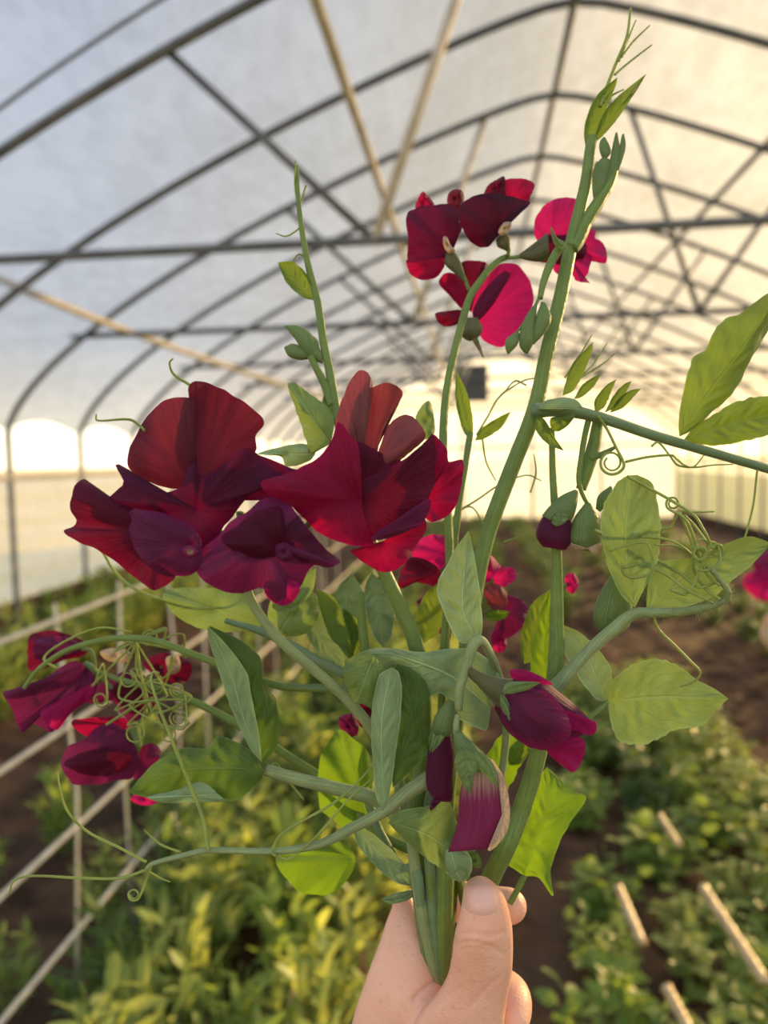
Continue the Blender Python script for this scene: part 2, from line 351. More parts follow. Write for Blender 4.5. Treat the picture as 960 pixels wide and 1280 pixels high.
def purlin(x, nm, lab, mt, r=.02, dz=-.03):
    z = float(np.interp(x, hp[:, 0], hp[:, 1]))+dz
    tag(pipe([(x, ys[0], z), (x, Y1+4, z), (x, YEND, z)], r, M[mt], nm), lab, 'purlin')
purlin(-.62, 'roof_purlin', 'pale timber purlin running under the film left of the ridge', 'pale_wood', .026)
purlin(XR, 'ridge_pipe', 'grey ridge pipe along the peak of the roof hoops', 'steel', .02)
purlin(1.75, 'roof_purlin', 'grey purlin along the warm-lit roof slope right of the ridge', 'steel')
for sx in (-1, 1):
    x = XR+sx*HW
    tag(pipe([(x, ys[0], CAM_H-.09), (x, YEND, CAM_H-.09)], .022, M['pale_wood'], 'side_rail'), 'pale horizontal rail along the top of the %s side curtain' % ('left' if sx < 0 else 'right'), 'rail')
# pale pole slung low along the left slope
tag(pipe([(-2.9, 2.2, 2.62), (-2.42, 5.0, 2.28), (-1.3, 11.0, 1.95)], .024, M['pale_wood'], 'timber_pole', n=24), 'pale timber pole slung below the left roof slope', 'pole')
# far end: posts, bar, vent panel
e = thing('end_frame', 'whitish frame of posts and bars closing the far end of the tunnel', 'frame', (XR, YEND-.08, 0))
for dx in (-2.2, -.75, .75, 2.2): pipe([(XR+dx, YEND-.08, -.05), (XR+dx, YEND-.08, cut if abs(dx) < 1 else cut-.35)], .045, M['white_frame'], 'post', e)
for z, w in ((cut, 1.75), (1.55, 3.6)): pipe([(XR-w, YEND-.08, z), (XR+w, YEND-.08, z)], .035, M['white_frame'], 'cross_bar', e)
e = thing('vent_panel', 'square grey vent panel high in the bright far gable', 'vent', (XR-.45, YEND-.14, 2.55))
mb = MB(); mb.box((XR-.55, YEND-.14, 2.93), (.36, .03, .40)); mb.build('panel', M['grey_panel'], e, False)
mb = MB()
for z in np.linspace(2.58, 3.28, 8): mb.box((XR-.55, YEND-.18, z), (.34, .02, .012))
mb.build('louvre_blades', M['grey_panel'], e, False)

# ------------------------------------------------------------------ trellis at the left, canes at the right
TX = -0.92
e = thing('trellis', 'lattice of pale slats and uprights along the left plant bed', 'trellis', (TX, 2.5, 0))
for z in (.286, .526, .767, 1.016):
    pipe([(TX, 1.0, z-.012), (TX+.01, 3, z), (TX, 9.5, z)], .006, M['twine'], 'slat', e)
for y in np.arange(1.27, 5.2, .31):
    pipe([(TX-.012, y, -.05), (TX-.012+.02*math.sin(y*9), y+.02, .6), (TX-.012, y, 1.04)], .004, M['twine'], 'upright', e)
def cane(a, b, lab, r=.011):
    a, b = np.array(a, float), np.array(b, float); n = 24; t = np.linspace(0, 1, n*4+1); p = a+(b-a)*t[:, None]
    rad = np.array([r*(1.22 if i % 16 == 0 else 1.0) for i in range(len(t))])
    mb = MB(); tag(mb.tube(p, rad, 10).build('bamboo_cane', M['bamboo']), lab, 'cane', 'bamboo canes in the beds')
def gp(x, y, z=0.0):
    d = F_+R_*((x-480)/FPX)-U_*((y-640)/FPX); t = (z-EYE[2])/d[2]; return EYE+d*t
cane(gp(773, 1110, .20), gp(802, 1178, .19), 'short bright bamboo cane end amid the plants right of the hand')
cane(gp(880, 1112, .20), gp(955, 1225, .21), 'long sunlit bamboo cane lying on plants near the right edge', .012)
cane(gp(825, 1020, .18), gp(848, 1056, .18), 'small pale cane tip lying further back in the right bed', .009)
cane(gp(834, 1236, .2), gp(868, 1300, .2), 'bamboo cane crossing the bottom of the right bed')
cane(gp(384, 1160, .10), gp(358, 1300, .10), 'bamboo cane lying on soil left of the hand', .012)

# ------------------------------------------------------------------ bedding plants
def blade(mb, o, dirn, up, L, w, fold=.25, curl=.2):
    dirn = dirn/np.linalg.norm(dirn); s = np.cross(dirn, up); s /= np.linalg.norm(s)+1e-9; n = np.cross(s, dirn)
    us = np.array([0, .2, .45, .7, .9, 1.0]); ws = np.array([.08, .75, 1, .8, .4, .02])*w/2
    G = np.zeros((6, 3, 3))
    for i, (a, b) in enumerate(zip(us, ws)):
        c = o+dirn*L*a-n*L*curl*a*a
        G[i] = [c-s*b+n*b*fold, c, c+s*b+n*b*fold]
    mb.grid(G)
def bush(seed, h, n, leafL, leafW, spread, upr):
    r = np.random.default_rng(seed); st = MB(); fo = MB()
    for i in range(n):
        a = r.uniform(0, 2*PI); rad = spread*math.sqrt(r.uniform(0, 1)); hh = h*(1-.45*(rad/spread)**2)*r.uniform(.55, 1.05)
        p1 = np.array([math.cos(a)*rad, math.sin(a)*rad, hh]); p0 = np.array([p1[0]*.3, p1[1]*.3, -.03])
        c = cr([p0, (p0+p1)/2+np.array([0, 0, h*.12]), p1], 6); st.tube(c, [.0032, .0018], 5, cap=False)
        for q in range(int(4+upr*3)):
            t = r.uniform(.3, 1.0); o = c[int(t*5)]
            b = a+r.uniform(-1.6, 1.6)+(PI if r.random() < .3 else 0); el = r.uniform(-.1, .7)+upr*.6
            d = np.array([math.cos(b)*math.cos(el), math.sin(b)*math.cos(el), math.sin(el)])
            blade(fo, o, d, np.array([0, 0, 1.0])+r.normal(0, .25, 3), leafL*r.uniform(.6, 1.15), leafW*r.uniform(.7, 1.15), curl=r.uniform(0, .5))
    return st, fo
def gmat(name, a, t, f=.5, rough=.38): return leafmat(name, a, t, f, .2, rough, .5)
PM = [gmat('bed_leaf_one', (.16, .28, .045), (.48, .6, .07)), gmat('bed_leaf_two', (.22, .31, .07), (.6, .66, .12)), gmat('bed_leaf_three', (.07, .14, .035), (.24, .36, .045))]
PT = []
for i in range(4):
    st, fo = bush(20+i, .24, 22, .062, .040, .17, .0); PT.append((st.build('bed_plant', M['stem']), fo.build('foliage', PM[(1, 0, 2, 0)[i]])))
QT = []
for i in range(4):
    st, fo = bush(40+i, .42, 20, .085, .026, .15, .9); QT.append((st.build('seedling_plant', M['stem']), fo.build('foliage', PM[(1, 0, 1, 2)[i]])))
used = set()
def plant(T, i, x, y, s, lab, group):
    a, b = T[i]
    if (id(T), i) in used: a, b = a.copy(), b.copy(); COL.objects.link(a); COL.objects.link(b)
    used.add((id(T), i))
    b.parent = a; a.location = (x, y, -.01); a.rotation_euler = (0, 0, random.uniform(0, 6.28)); a.scale = (s, s, s*random.uniform(.85, 1.15))
    tag(a, lab, 'plant', group)
j = 0
for y in np.arange(1.25, 4.6, .23):
    for x in np.arange(.34, 1.02, .21):
        if random.random() < .08: continue
        plant(PT, j % 4, x+.06*(y-2)+random.uniform(-.06, .06), y+random.uniform(-.08, .08), random.uniform(.75, 1.12), 'low bushy plant with small sunlit leaves in the bed right of the hand', 'bed plants right of the hand'); j += 1
for y in np.arange(2.3, 9.5, .5):
    for x in (1.95, 2.3):
        plant(PT, 2, x+random.uniform(-.1, .1), y, random.uniform(.9, 1.3), 'dark green low plant in the far row along the right side', 'far right row plants'); j += 1
j = 0
for y in np.arange(1.35, 5.2, .2):
    for x in np.arange(-.84, -.05, .17):
        if x > -.28 and y < 2.6: continue
        if random.random() < .06: continue
        plant(QT, j % 4, x+random.uniform(-.05, .05), y+random.uniform(-.07, .07), random.uniform(.75, 1.15), 'upright yellow-green young plant in the bed beside the trellis', 'young plants beside the trellis'); j += 1
for y in np.arange(1.7, 5.5, .36):
    for x in (-1.42, -1.15):
        plant(QT, j % 4, x+random.uniform(-.1, .1), y, random.uniform(.55, .8), 'small green plant growing on the far side of the trellis', 'plants behind the trellis'); j += 1
for y in np.arange(3.2, 11, .28):
    for x in (-2.95, -2.6):
        plant(QT, j % 4, x+random.uniform(-.12, .12), y, random.uniform(1.15, 1.5), 'green weed growing along the foot of the left side wall', 'weeds along the left wall'); j += 1
for y in np.arange(6.5, 15.5, .6):
    for x in (-1.2, -.6, .1, .8, 1.5, 2.9):
        plant(PT, 2, x+random.uniform(-.12, .12), y, random.uniform(1.1, 1.7), 'small dark green plant in the beds toward the far end', 'plants toward the far end'); j += 1


# ------------------------------------------------------------------ the bouquet: builders
D0 = 0.30
def depthcol(a, d, dd=1.0):
    """rows (x, y, offset mm) -> world, d a number or (start, end)"""
    n = len(a); dep = np.linspace(d[0], d[1], n) if isinstance(d, (tuple, list)) else np.full(n, d)
    return wpos(np.stack([a[:, 0], a[:, 1], dep+a[:, 2]*.001*dd], 1))
def tubepx(c, s, d, wpx, mat, name, parent, n=None, ribs=0.0, ns=8, flat=1.0):
    """stalk through traced points; wpx = widths in photo pixels at d"""
    a = pp(c, s); n = n or max(12, 7*len(a)); w = np.atleast_1d(np.asarray(wpx, float)); dm = np.mean(d)
    p = cr(depthcol(a, d), n)
    return MB().tube(p, w*dm/FPX/2, ns, ribs, flat=flat).build(name, M[mat] if isinstance(mat, str) else mat, parent)
def petal(c, rim, d, mat, name, parent, base=None, bulge=2.0, ruf=1.0, k=4, tilt=(0, 0), ph=0.0, nr=9, nt=56, cup=0.0):
    """curved sheet from its claw out to a traced rim; bulge and ruffle in mm along the view, tilt in mm across/down the rim"""
    nt = int(nt*1.4); a = cr(pp(c, rim), nt, closed=True); b = pp(c, base)[0] if base else a.mean(0)
    seed = int(abs(a[:, :2].sum()*7)) % 9973; rg = np.random.default_rng(seed); q_ = np.linspace(0, 2*PI, nt, endpoint=False); leafy = not mat.startswith('p_')
    big = math.sqrt(np.ptp(a[:, 0])*np.ptp(a[:, 1])); jit = sum(rg.normal()*np.sin(f*q_+rg.uniform(0, 6.3))/f**.6 for f in (7, 9, 12, 15, 19, 24)); ctr = a[:, :2].mean(0)
    dv = a[:, :2]-ctr; a[:, :2] += dv/(np.linalg.norm(dv, axis=1)[:, None]+1e-6)*(jit*big*.011)[:, None]
    sx = np.ptp(a[:, 0])+1e-6; sy2 = np.ptp(a[:, 1])+1e-6; cx, cy_ = (a[:, 0].max()+a[:, 0].min())/2, (a[:, 1].max()+a[:, 1].min())/2
    t = np.linspace(0, 2*PI, nt, endpoint=False)
    rad = np.hypot(a[:, 0]-b[0], a[:, 1]-b[1]); rw = np.clip(rad/(rad.max()+1e-6), 0, 1)
    G = np.zeros((nr, nt, 3))
    for i in range(nr):
        r = (i+.02)/(nr-1+.02)
        xy = b[:2]+(a[:, :2]-b[:2])*r
        dz = a[:, 2]*r+b[2]*(1-r)+tilt[0]*(xy[:, 0]-cx)/sx*2+tilt[1]*(xy[:, 1]-cy_)/sy2*2
        dz = dz-1.5*bulge*4*r*(1-r)*rw+.5*jit*r**3+1.45*ruf*np.sin(k*t+ph)*r**2.2*rw+.45*ruf*np.sin((2*k+1)*t+2*ph)*r**3*rw-cup*r*r*rw
        G[i] = wpos(np.stack([xy[:, 0], xy[:, 1], d+dz*.001], 1))
    tt, rr = np.meshgrid(np.linspace(0, 1, nt), np.linspace(0, 1, nr))
    uv = np.stack([tt, rr], 2)
    if leafy:
        fx = a[np.argmax(rad), :2]-b[:2]; fl = np.linalg.norm(fx); fx = fx/fl; fy = np.array([-fx[1], fx[0]]); ww = np.abs((a[:, :2]-b[:2])@fy).max()
        for i in range(nr):
            r = (i+.02)/(nr-1+.02); q2 = (a[:, :2]-b[:2])*r; uv[i, :, 0] = q2@fx/fl; uv[i, :, 1] = .5+.47*(q2@fy)/ww
    return MB().grid(G, uv, wrap=True).build(name, M[mat], parent)
def leaf(c, mid, lo, hi, d, mat, name, parent, fold=0.0, wav=.8, nu=64, nv=17, kk=6, ph=0.0, arch=0.0, pk=.95):
    """blade lofted between two traced edges and its midrib; fold lifts (+ toward camera) the edges, wav ripples them, in mm"""
    mi = pp(c, mid); L = pp(c, lo); H = pp(c, hi)
    L = np.vstack([mi[:1], L, mi[-1:]]); H = np.vstack([mi[:1], H, mi[-1:]])
    mi, L, H = cr(mi, nu), cr(L, nu), cr(H, nu)
    dep = np.linspace(d[0], d[1], nu) if isinstance(d, (tuple, list)) else np.full(nu, d)
    rg = np.random.default_rng(int(abs(mi[:, :2].sum()*3)) % 9973); uu = np.linspace(0, 1, nu); wid = np.linalg.norm(L[:, :2]-H[:, :2], axis=1).max()
    for E in (L, H):
        jj = sum(rg.normal()*np.sin(f*uu*PI+rg.uniform(0, 6.3))/f**.5 for f in (8, 11, 15, 21, 28, 37)); dv = E[:, :2]-mi[:, :2]
        E[:, :2] += dv*(.045*jj*np.sin(PI*uu)**.5)[:, None]
    u = np.linspace(0, 1, nu); G = np.zeros((nu, nv, 3)); env = np.sin(PI*u)**.6
    for j, v in enumerate(np.linspace(-1, 1, nv)):
        E = L if v < 0 else H; w = abs(v)
        xy = mi*(1-w)+E*w; bow = w*(1-w)*.0
        dz = xy[:, 2]-fold*w*env+wav*np.sin(kk*2*PI*u*.5+ph+(1.7 if v < 0 else 0))*w**2*env+arch*env*(1-w)-1.2*np.sin(PI*w)*env*(1 if fold <= 0 else -.6)+pk*min(1, wid/60)*np.sin(2*PI*(u*8-w*1.6)+(.8 if v < 0 else 0))*math.sin(PI*min(1, w*1.15))*env*(.6+.6*np.sin(u*23+ph+v))
        G[:, j] = wpos(np.stack([xy[:, 0], xy[:, 1], dep+dz*.001], 1))
    return MB().grid(G).build(name, M[mat], parent)
def solid(c, A, B, d, mat, name, parent, thick=.8, nu=20, ns=14, mb=None, bul=0.0, ridge=0.0):
    """rounded body whose silhouette runs between two traced edges"""
    a = cr(depthcol(pp(c, A), d), nu); b = cr(depthcol(pp(c, B), d), nu); m_ = mb or MB(); G = np.zeros((nu+2, ns, 3)); th = np.arange(ns)*2*PI/ns
    for i in range(nu):
        ce = (a[i]+b[i])/2; h = (b[i]-a[i])/2; view = ce-EYE; view /= np.linalg.norm(view); hn = np.linalg.norm(h)
        rr = 1+ridge*np.cos(5*th+i*.12)
        G[i+1] = ce+np.cos(th)[:, None]*h*rr[:, None]+(np.sin(th)*hn*thick*rr)[:, None]*view
    G[0] = (a[0]+b[0])/2; G[-1] = (a[-1]+b[-1])/2
    ua, va = np.meshgrid(np.linspace(0, 1, ns), np.linspace(0, 1, nu+2)); va2 = np.stack([ua, va], 2) if str(mat).startswith(('p_', 'cream')) else np.stack([va, np.abs(2*ua-1)], 2)
    m_.grid(G, va2, wrap=True)
    return m_ if mb else m_.build(name, M[mat], parent)
def tend(c, s, d, parent, w=4.0, mat='tendril', curl=None, name='tendril'):
    a = pp(c, s); a[:, 2] += 2.5*np.sin(np.arange(len(a))*1.3)
    if curl:                                    # (radius px, turns, start angle) appended at the end
        r, n, a0 = curl; k = int(abs(n)*9); th = a0+np.linspace(0, n*2*PI, k); rr = r*np.linspace(1, .5, k)
        cx, cy2 = a[-1, 0]-r*math.cos(a0), a[-1, 1]-r*math.sin(a0)
        a = np.vstack([a, np.stack([cx+rr*np.cos(th), cy2+rr*np.sin(th), a[-1, 2]+np.linspace(0, 4, k)], 1)[1:]])
    n = max(24, 8*len(a)); p = cr(depthcol(a, d), n)
    return MB().tube(p, np.array([w, w*.9, w*.55])*np.mean(d)/FPX/2, 6).build(name, M[mat], parent)
def hand_end(i, y0=1085):
    """where stem i of the bunch runs down into the fist: pixel x, y, depth"""
    x = 519+i*6.3; dz = .313+.006*(i % 3)
    return [(x, 1085, dz), (x*.72+550*.28, 1140, dz), (x*.36+553*.64, 1200, .316+.004*(i % 3)), (556+i*1.2, 1255, .322+.003*(i % 3)), (566+i*1.2, 1390, .322+.003*(i % 3)), (585+i*2, 1600, .318+.003*(i % 3))]
def stalk(c, s, ds, wpx, mat, i, parent, name='stalk', ribs=.12, flat=.75):
    a = pp(c, s); n0 = len(a); dep = np.linspace(ds[0], ds[1], n0)+a[:, 2]*.001
    pts = np.vstack([np.stack([a[:, 0], a[:, 1], dep], 1), np.array(hand_end(i))])
    p = wpos(cr(pts, 7*len(pts))); k = np.linspace(0, 1, len(p)); w = np.interp(k, np.linspace(0, 1, len(wpx)), wpx)
    r = w/2*np.linspace(ds[0], .315, len(p))/FPX
    return MB().tube(p, r, 12, ribs, flat=flat).build(name, M[mat], parent)
BASE = wpos([(575, 1500, .32)])[0]
def stem_thing(label):
    return thing('cut_sweet_pea', label, 'sweet pea', BASE, 'sweet pea stems in the bouquet')

# ------------------------------------------------------------------ 1  tall vine at the right
t1 = stem_thing('tallest green vine of the bouquet, its tendril tip reaching the top of the tunnel')
stalk('px', '741,171 738,186 733,225 724,265 714,305 702,365 684,440 668,512 640,585 612,660 597,720 585,800 570,900 558,1000', (.335, .31), [12, 15, 17, 18, 18, 20, 20, 18], 'stem', 6, t1)
leaf('c3', '300,545,2 360,450,0 430,370,-3 505,275,-5', '330,455 360,400 410,350 460,310', '345,505 400,440 430,395 470,335', .335, 'leaf', 'leaf', t1, fold=2.5, wav=.4)
leaf('c3', '275,545 305,430 345,360 395,290', '270,500 280,440 310,370 345,330', '310,520 345,430 375,360 392,310', .337, 'leaf', 'leaf', t1, fold=3, wav=.3)
tend('c3', '330,400 355,330 390,240 430,140 445,30', .336, t1, 5)
for s in ('400,230 430,160 465,75', '410,215 460,150 517,95', '385,280 450,225 525,168', '345,385 380,355 420,335'): tend('c3', s, .336, t1, 3)
o = tubepx('c3', '225,930 245,905 280,830 330,750 370,680 395,590', (.326, .33), [16, 14, 9], 'stem', 'flower_stalk', t1, ribs=.12)
for A, B in (('305,750 300,690 303,640 318,605', '325,745 355,690 358,650 325,605'), ('350,690 365,610 378,540 388,498', '375,690 398,620 405,560 395,495'), ('385,640 400,580 405,540 412,505', '400,640 420,585 427,540 420,500'), ('340,600 327,560 330,530 343,513', '350,600 370,575 368,550 350,515'), ('315,700 310,640 328,600 340,590', '345,690 365,640 368,600 350,590')):
    b = solid('c3', A, B, .329, 'calyx', 'bud', t1, .8)
o = tubepx('c2', '665,325 640,360 615,410 595,470 585,520', (.322, .318), [12, 10, 7], 'stem', 'flower_stalk', t1)
for A, B in (('572,530 535,580 510,640 509,700 530,727', '575,540 565,630 562,680 540,727'), ('590,530 570,590 556,650 556,692', '605,535 628,590 610,640 562,692'), ('500,640 460,670 454,700 462,727', '508,650 502,690 470,727')):
    solid('c2', A, B, .317, 'calyx', 'bud', t1, .85)
tubepx('c2', '580,520 560,560 500,645', .317, [4, 3], 'stem', 'pedicel', t1)
petal('c2', '625,250 650,290 680,310 672,335 650,330 632,300', .318, 'calyx', 'stipule', t1, base='665,325', ruf=.3)
# long leaf stalk to the right
s = tubepx('px', '667,514 690,512 720,515 760,525 810,542 860,557 960,586 1030,607', (.316, .33), [17, 13, 12, 11, 10], 'stem_blue', 'leaf_stalk', t1, ribs=.12)
leaf('c4', '515,458,0 600,330,-2 700,200,-5 830,10,-8', '513,400 530,310 550,230 600,180 640,105 700,80 780,20', '550,440 620,380 690,310 735,220 800,110', .322, 'leaf', 'leaflet', s, fold=-2.5, wav=1.3, kk=9)
leaf('c4', '530,465,0 640,430,2 720,405,4 880,375,6', '560,430 620,390 690,350 760,335 840,330', '560,478 640,485 720,470 800,450 860,420', .324, 'leaf', 'leaflet', s, fold=-2, wav=.8)
petal('c4', '82,368 95,352 120,342 170,337 205,350 216,373 180,372 130,378', .312, 'leaf_pale', 'stipule', s, base='82,370', ruf=.6)
petal('c4', '120,400 150,395 195,388 170,425 137,442 118,425', .316, 'leaf', 'stipule', s, ruf=.5)
leaf('c4', '72,390 100,430 160,502', '75,440 110,480', '100,405 135,465', .312, 'leaf', 'stipule', s, fold=1, wav=.2)
tend('c4', '265,395 290,430 320,490 345,545', .318, s, 4, curl=(16, 1.6, 0.2))
tend('c4', '350,535 420,520 490,515 505,525 530,545 560,550 590,515', .319, s, 3.5)
tend('c4', '430,487 450,475 485,515 510,545 560,552 620,545 680,543', .32, s, 3)
tend('c4', '755,560 740,680 700,820 665,910', .322, s, 3)
# ------------------------------------------------------------------ 2  top cluster of four flowers
t2 = stem_thing('thin stem carrying the topmost cluster of four crimson flowers')
stalk('px', '637,320 625,325 612,336 600,352 588,370 577,405 566,450 557,500 554,560 560,640 562,720 556,800 552,900 545,1000', (.355, .315), [7, 9, 10, 10, 11, 11, 12, 12], 'stem', 4, t2)
def flower(root, c, ped, d, calyx, cmat='calyx', pw=6, sep=()):
    f = tubepx(c, ped, d, [pw*.8, pw], 'stem', 'flower', root)
    if calyx: k = solid(c, calyx[0], calyx[1], d if not isinstance(d, tuple) else d[-1], cmat, 'calyx', f, .9)
    for s_ in sep: petal(c, s_, (d if not isinstance(d, tuple) else d[-1])-.002, cmat, 'sepal', f, ruf=.3, bulge=.5)
    return f
dt = .352
f = flower(t2, 'c2', '320,490 300,440 275,400 255,365', dt, ('232,350 228,390 270,430 300,460', '262,340 285,375 300,420 310,455'), 'calyx_dull')
petal('c2', '85,200 115,185 150,170 200,168 250,165 288,190 296,230 290,270 270,310 245,345 225,378 150,384 92,375 90,300', dt+.004, 'p_dark', 'standard_petal', f, base='255,345', bulge=3, ruf=2, tilt=(2, 0))
petal('c2', '85,375 120,366 180,368 228,372 221,410 195,440 150,450 110,437 88,405', dt+.001, 'p_red', 'wing_petal', f, base='220,375', bulge=2, ruf=1)
petal('c2', '118,190 125,150 145,118 165,135 188,168 150,185', dt+.008, 'p_red', 'petal_tip', f, ruf=.7)
petal('c2', '238,165 240,130 260,112 290,113 301,140 288,180 255,178', dt+.01, 'p_dusk', 'petal_tip', f, ruf=.7)
petal('c2', '222,290 235,288 250,320 268,340 248,352 226,330', dt-.003, 'cream', 'keel', f, ruf=.3)
f = flower(t2, 'c2', '465,360 467,335 450,300', dt, ('420,300 425,325 455,340 465,350', '455,270 472,290 474,320 470,345'), 'calyx_dull')
petal('c2', '278,185 310,150 350,130 400,125 450,130 510,145 548,160 522,190 480,222 452,240 430,272 410,305 390,326 360,327 320,302 297,262', dt-.003, 'p_black', 'standard_petal', f, base='440,270', bulge=3, ruf=1.5)
petal('c2', '455,75 500,69 540,74 566,95 547,140 540,168 500,160 455,140 450,110', dt+.004, 'p_red', 'wing_petal', f, base='470,150', ruf=1)
petal('c2', '375,135 390,95 420,75 450,61 456,90 454,135 415,145', dt+.002, 'p_mar', 'wing_petal', f, ruf=.8)
petal('c2', '428,272 448,235 477,234 472,260 450,285', dt-.006, 'cream', 'keel', f, ruf=.3)
f = flower(t2, 'c2', '465,368 490,365 515,360 560,335', dt, ('505,355 545,325 590,290 615,270', '508,370 550,380 590,382 620,370'), 'calyx_dull')
petal('c2', '563,240 578,200 610,163 650,144 700,141 740,155 766,185 768,240 742,292 690,312 640,302 600,312 568,292', dt+.006, 'p_mag', 'standard_petal', f, base='620,310', bulge=3, ruf=1.5)
petal('c2', '600,290 650,280 720,288 760,320 745,372 680,395 620,385 583,380', dt+.003, 'p_mar', 'keel', f, ruf=1)
petal('c2', '765,258 795,268 792,290 820,310 836,350 831,386 790,382 758,372 738,330 745,290', dt+.007, 'p_mag', 'wing_petal', f, base='730,320', ruf=1.5)
petal('c2', '632,360 690,335 740,335 778,360 772,400 762,430 748,450 772,462 720,452 705,432 655,430 636,410', dt+.004, 'p_mag', 'wing_petal', f, base='680,345', ruf=1.5)
f = flower(t2, 'c2', '325,490 310,540 305,600 318,640', dt+.004, ('290,590 280,640 300,670 320,680', '350,590 370,630 355,665 325,680'), 'calyx_dull', sep=('320,650 345,655 375,745 345,700',))
petal('c2', '330,560 345,500 380,430 430,394 490,389 530,425 556,480 559,540 530,602 480,672 440,702 400,692 365,667 348,620', dt+.012, 'p_mag', 'standard_petal', f, base='335,600', bulge=3, ruf=1.5)
petal('c2', '288,385 330,377 382,384 395,410 375,460 345,520 325,570 300,500 284,430', dt+.016, 'p_mar', 'standard_petal', f, base='325,570', ruf=1.5)
petal('c2', '207,450 230,424 270,428 302,460 312,510 302,562 280,547 240,502 210,472', dt+.010, 'p_red', 'wing_petal', f, base='300,560', ruf=1.2)
petal('c2', '193,575 230,567 290,563 304,590 262,622 220,622 198,600', dt+.009, 'p_mar', 'wing_petal', f, base='300,590', ruf=.8)
petal('c2', '333,570 360,510 400,460 450,418 474,428 442,490 402,552 352,602', dt+.008, 'p_pur', 'keel', f, base='335,600', ruf=.8)
# ------------------------------------------------------------------ 3  vine at the upper left
t3 = stem_thing('leafy vine rising behind the big dark red blooms to a thin pale tip')
stalk('px', '371,206 373,250 378,292 386,335 397,378 404,425 413,470 421,515 440,600 465,680 485,725 503,765 518,800 528,860 528,950 522,1030', (.34, .315), [4, 8, 10, 14, 18, 22, 26, 28, 24], 'stem', 1, t3, flat=.6)
leaf('c8', '268,568 235,520 195,480 138,430', '230,558 175,512 150,465', '265,520 240,470 190,428', .335, 'leaf', 'leaf', t3, fold=2, wav=.4)
for A, B in (('300,800 240,770 200,710 160,662', '300,760 260,690 215,660 165,658'), ('260,780 215,785 175,770 160,740', '265,750 225,735 190,725 165,735'), ('280,790 255,740 230,700 222,690', '290,740 280,710 255,690 230,680')): solid('c8', A, B, .332, 'calyx', 'bud', t3, .8)
tubepx('c8', '335,950 310,880 275,810 255,770', .33, [14, 10, 8], 'stem', 'flower_stalk', t3)
petal('c8', '173,872 200,870 270,920 346,975 332,1050 320,1085 258,1125 238,1070 208,980', .327, 'leaf_light', 'leaf', t3, base='330,1090', ruf=1, bulge=3, tilt=(2, 0))
petal('c8', '62,1127 150,1100 230,1090 275,1110 255,1150 170,1172 148,1137', .329, 'leaf_pale', 'leaf', t3, ruf=.6)
leaf('c8', '330,975 315,950 312,905', '300,950 302,920', '345,950 330,920', .33, 'leaf', 'stipule', t3)
tend('c8', '240,430 215,250 200,150 203,60', .338, t3, 3)
for s in ('240,150 225,200 215,245', '225,300 170,335 130,325', '250,420 215,400 190,425'): tend('c8', s, .338, t3, 2.5)
# ------------------------------------------------------------------ 4  big front head of three flowers
t4 = stem_thing('stem with the huge front cluster of dark red ruffled blooms')
stalk('px', '300,640,4 303,690,6 312,745,8 345,795 390,835 430,870 462,908 492,960 512,1030', (.272, .31), [9, 12, 13, 14, 14, 14, 14], 'stem_pale', 0, t4)
db = .268
f = tubepx('px', '303,690 280,670 250,640 243,610', (db+.004, db+.002), [9, 8], 'stem', 'flower', t4)
petal('c1', '324,252 326,180 325,110 292,100 250,113 210,158 181,218 178,255 222,288 288,305 330,300', db+.006, 'p_dusk', 'standard_petal', f, base='330,300', bulge=4, ruf=2.2, tilt=(-3, 2), k=3)
petal('c1', '315,205 320,125 311,82 330,64 380,79 430,108 475,143 479,160 461,190 463,218 420,240 350,290 322,270', db+.003, 'p_dusk', 'standard_petal', f, base='335,285', bulge=-3, ruf=2.5, tilt=(4, 0), k=3, ph=1)
petal('c1', '147,250,4 165,252,3 180,275 240,312 292,300 322,243 345,280 400,240 440,213 500,258 545,282 470,302 420,352 395,382 370,422 328,442 250,402 200,372 130,335 152,310 168,290', db-.003, 'p_dark', 'standard_petal', f, base='330,350', bulge=4, ruf=3.2, k=5)
petal('c1', '80,282,5 100,300,3 130,330 180,345 195,400 210,450 270,488 282,500 240,530 200,506 130,452 60,417 32,397 58,387 65,374 49,350 54,310', db-.004, 'p_mar', 'wing_petal', f, base='250,400', bulge=3, ruf=2.5, k=4, tilt=(-3, 0))
petal('c1', '183,352 178,392 202,452 250,492 312,497 336,480 343,440 330,398 282,368 230,353', db-.009, 'p_pur', 'wing_petal', f, base='320,430', bulge=4, ruf=1.2, k=3)
petal('c1', '297,436 315,430 334,440 330,455 303,455', db-.0115, 'p_pink', 'keel', f, bulge=1.2, ruf=.3)
f = tubepx('px', '303,690 312,680 325,672 340,668', (db+.004, db), [9, 8], 'stem', 'flower', t4)
petal('c1', '328,482 343,440 380,405 410,375 450,348 480,325 525,328 560,368 580,400 615,440 652,466 622,480 590,475 562,520 543,556 515,562 488,545 478,522 430,537 388,530 350,512', db-.008, 'p_pur', 'standard_petal', f, base='480,420', bulge=4, ruf=2.5, k=5)
petal('c1', '385,415 420,385 470,352 515,345 530,385 520,440 485,462 435,455', db-.0115, 'p_mar', 'wing_petal', f, base='515,430', bulge=3, ruf=1.5, k=3)
petal('c1', '520,385 550,362 580,395 612,432 640,462 600,462 560,470 530,448', db-.0110, 'p_dark', 'wing_petal', f, base='525,430', bulge=2, ruf=1.5, k=3)
petal('c1', '508,428 528,424 543,442 538,462 520,466 506,450', db-.0135, 'p_pur', 'keel', f, bulge=1, ruf=.4)
petal('c1', '480,520 520,500 560,520 543,556 515,562 490,548', db-.010, 'p_mag', 'petal_tip', f, bulge=1, ruf=.8)
f = tubepx('px', '303,690 360,680 400,640 440,610', (db+.006, db+.004), [9, 8], 'stem', 'flower', t4)
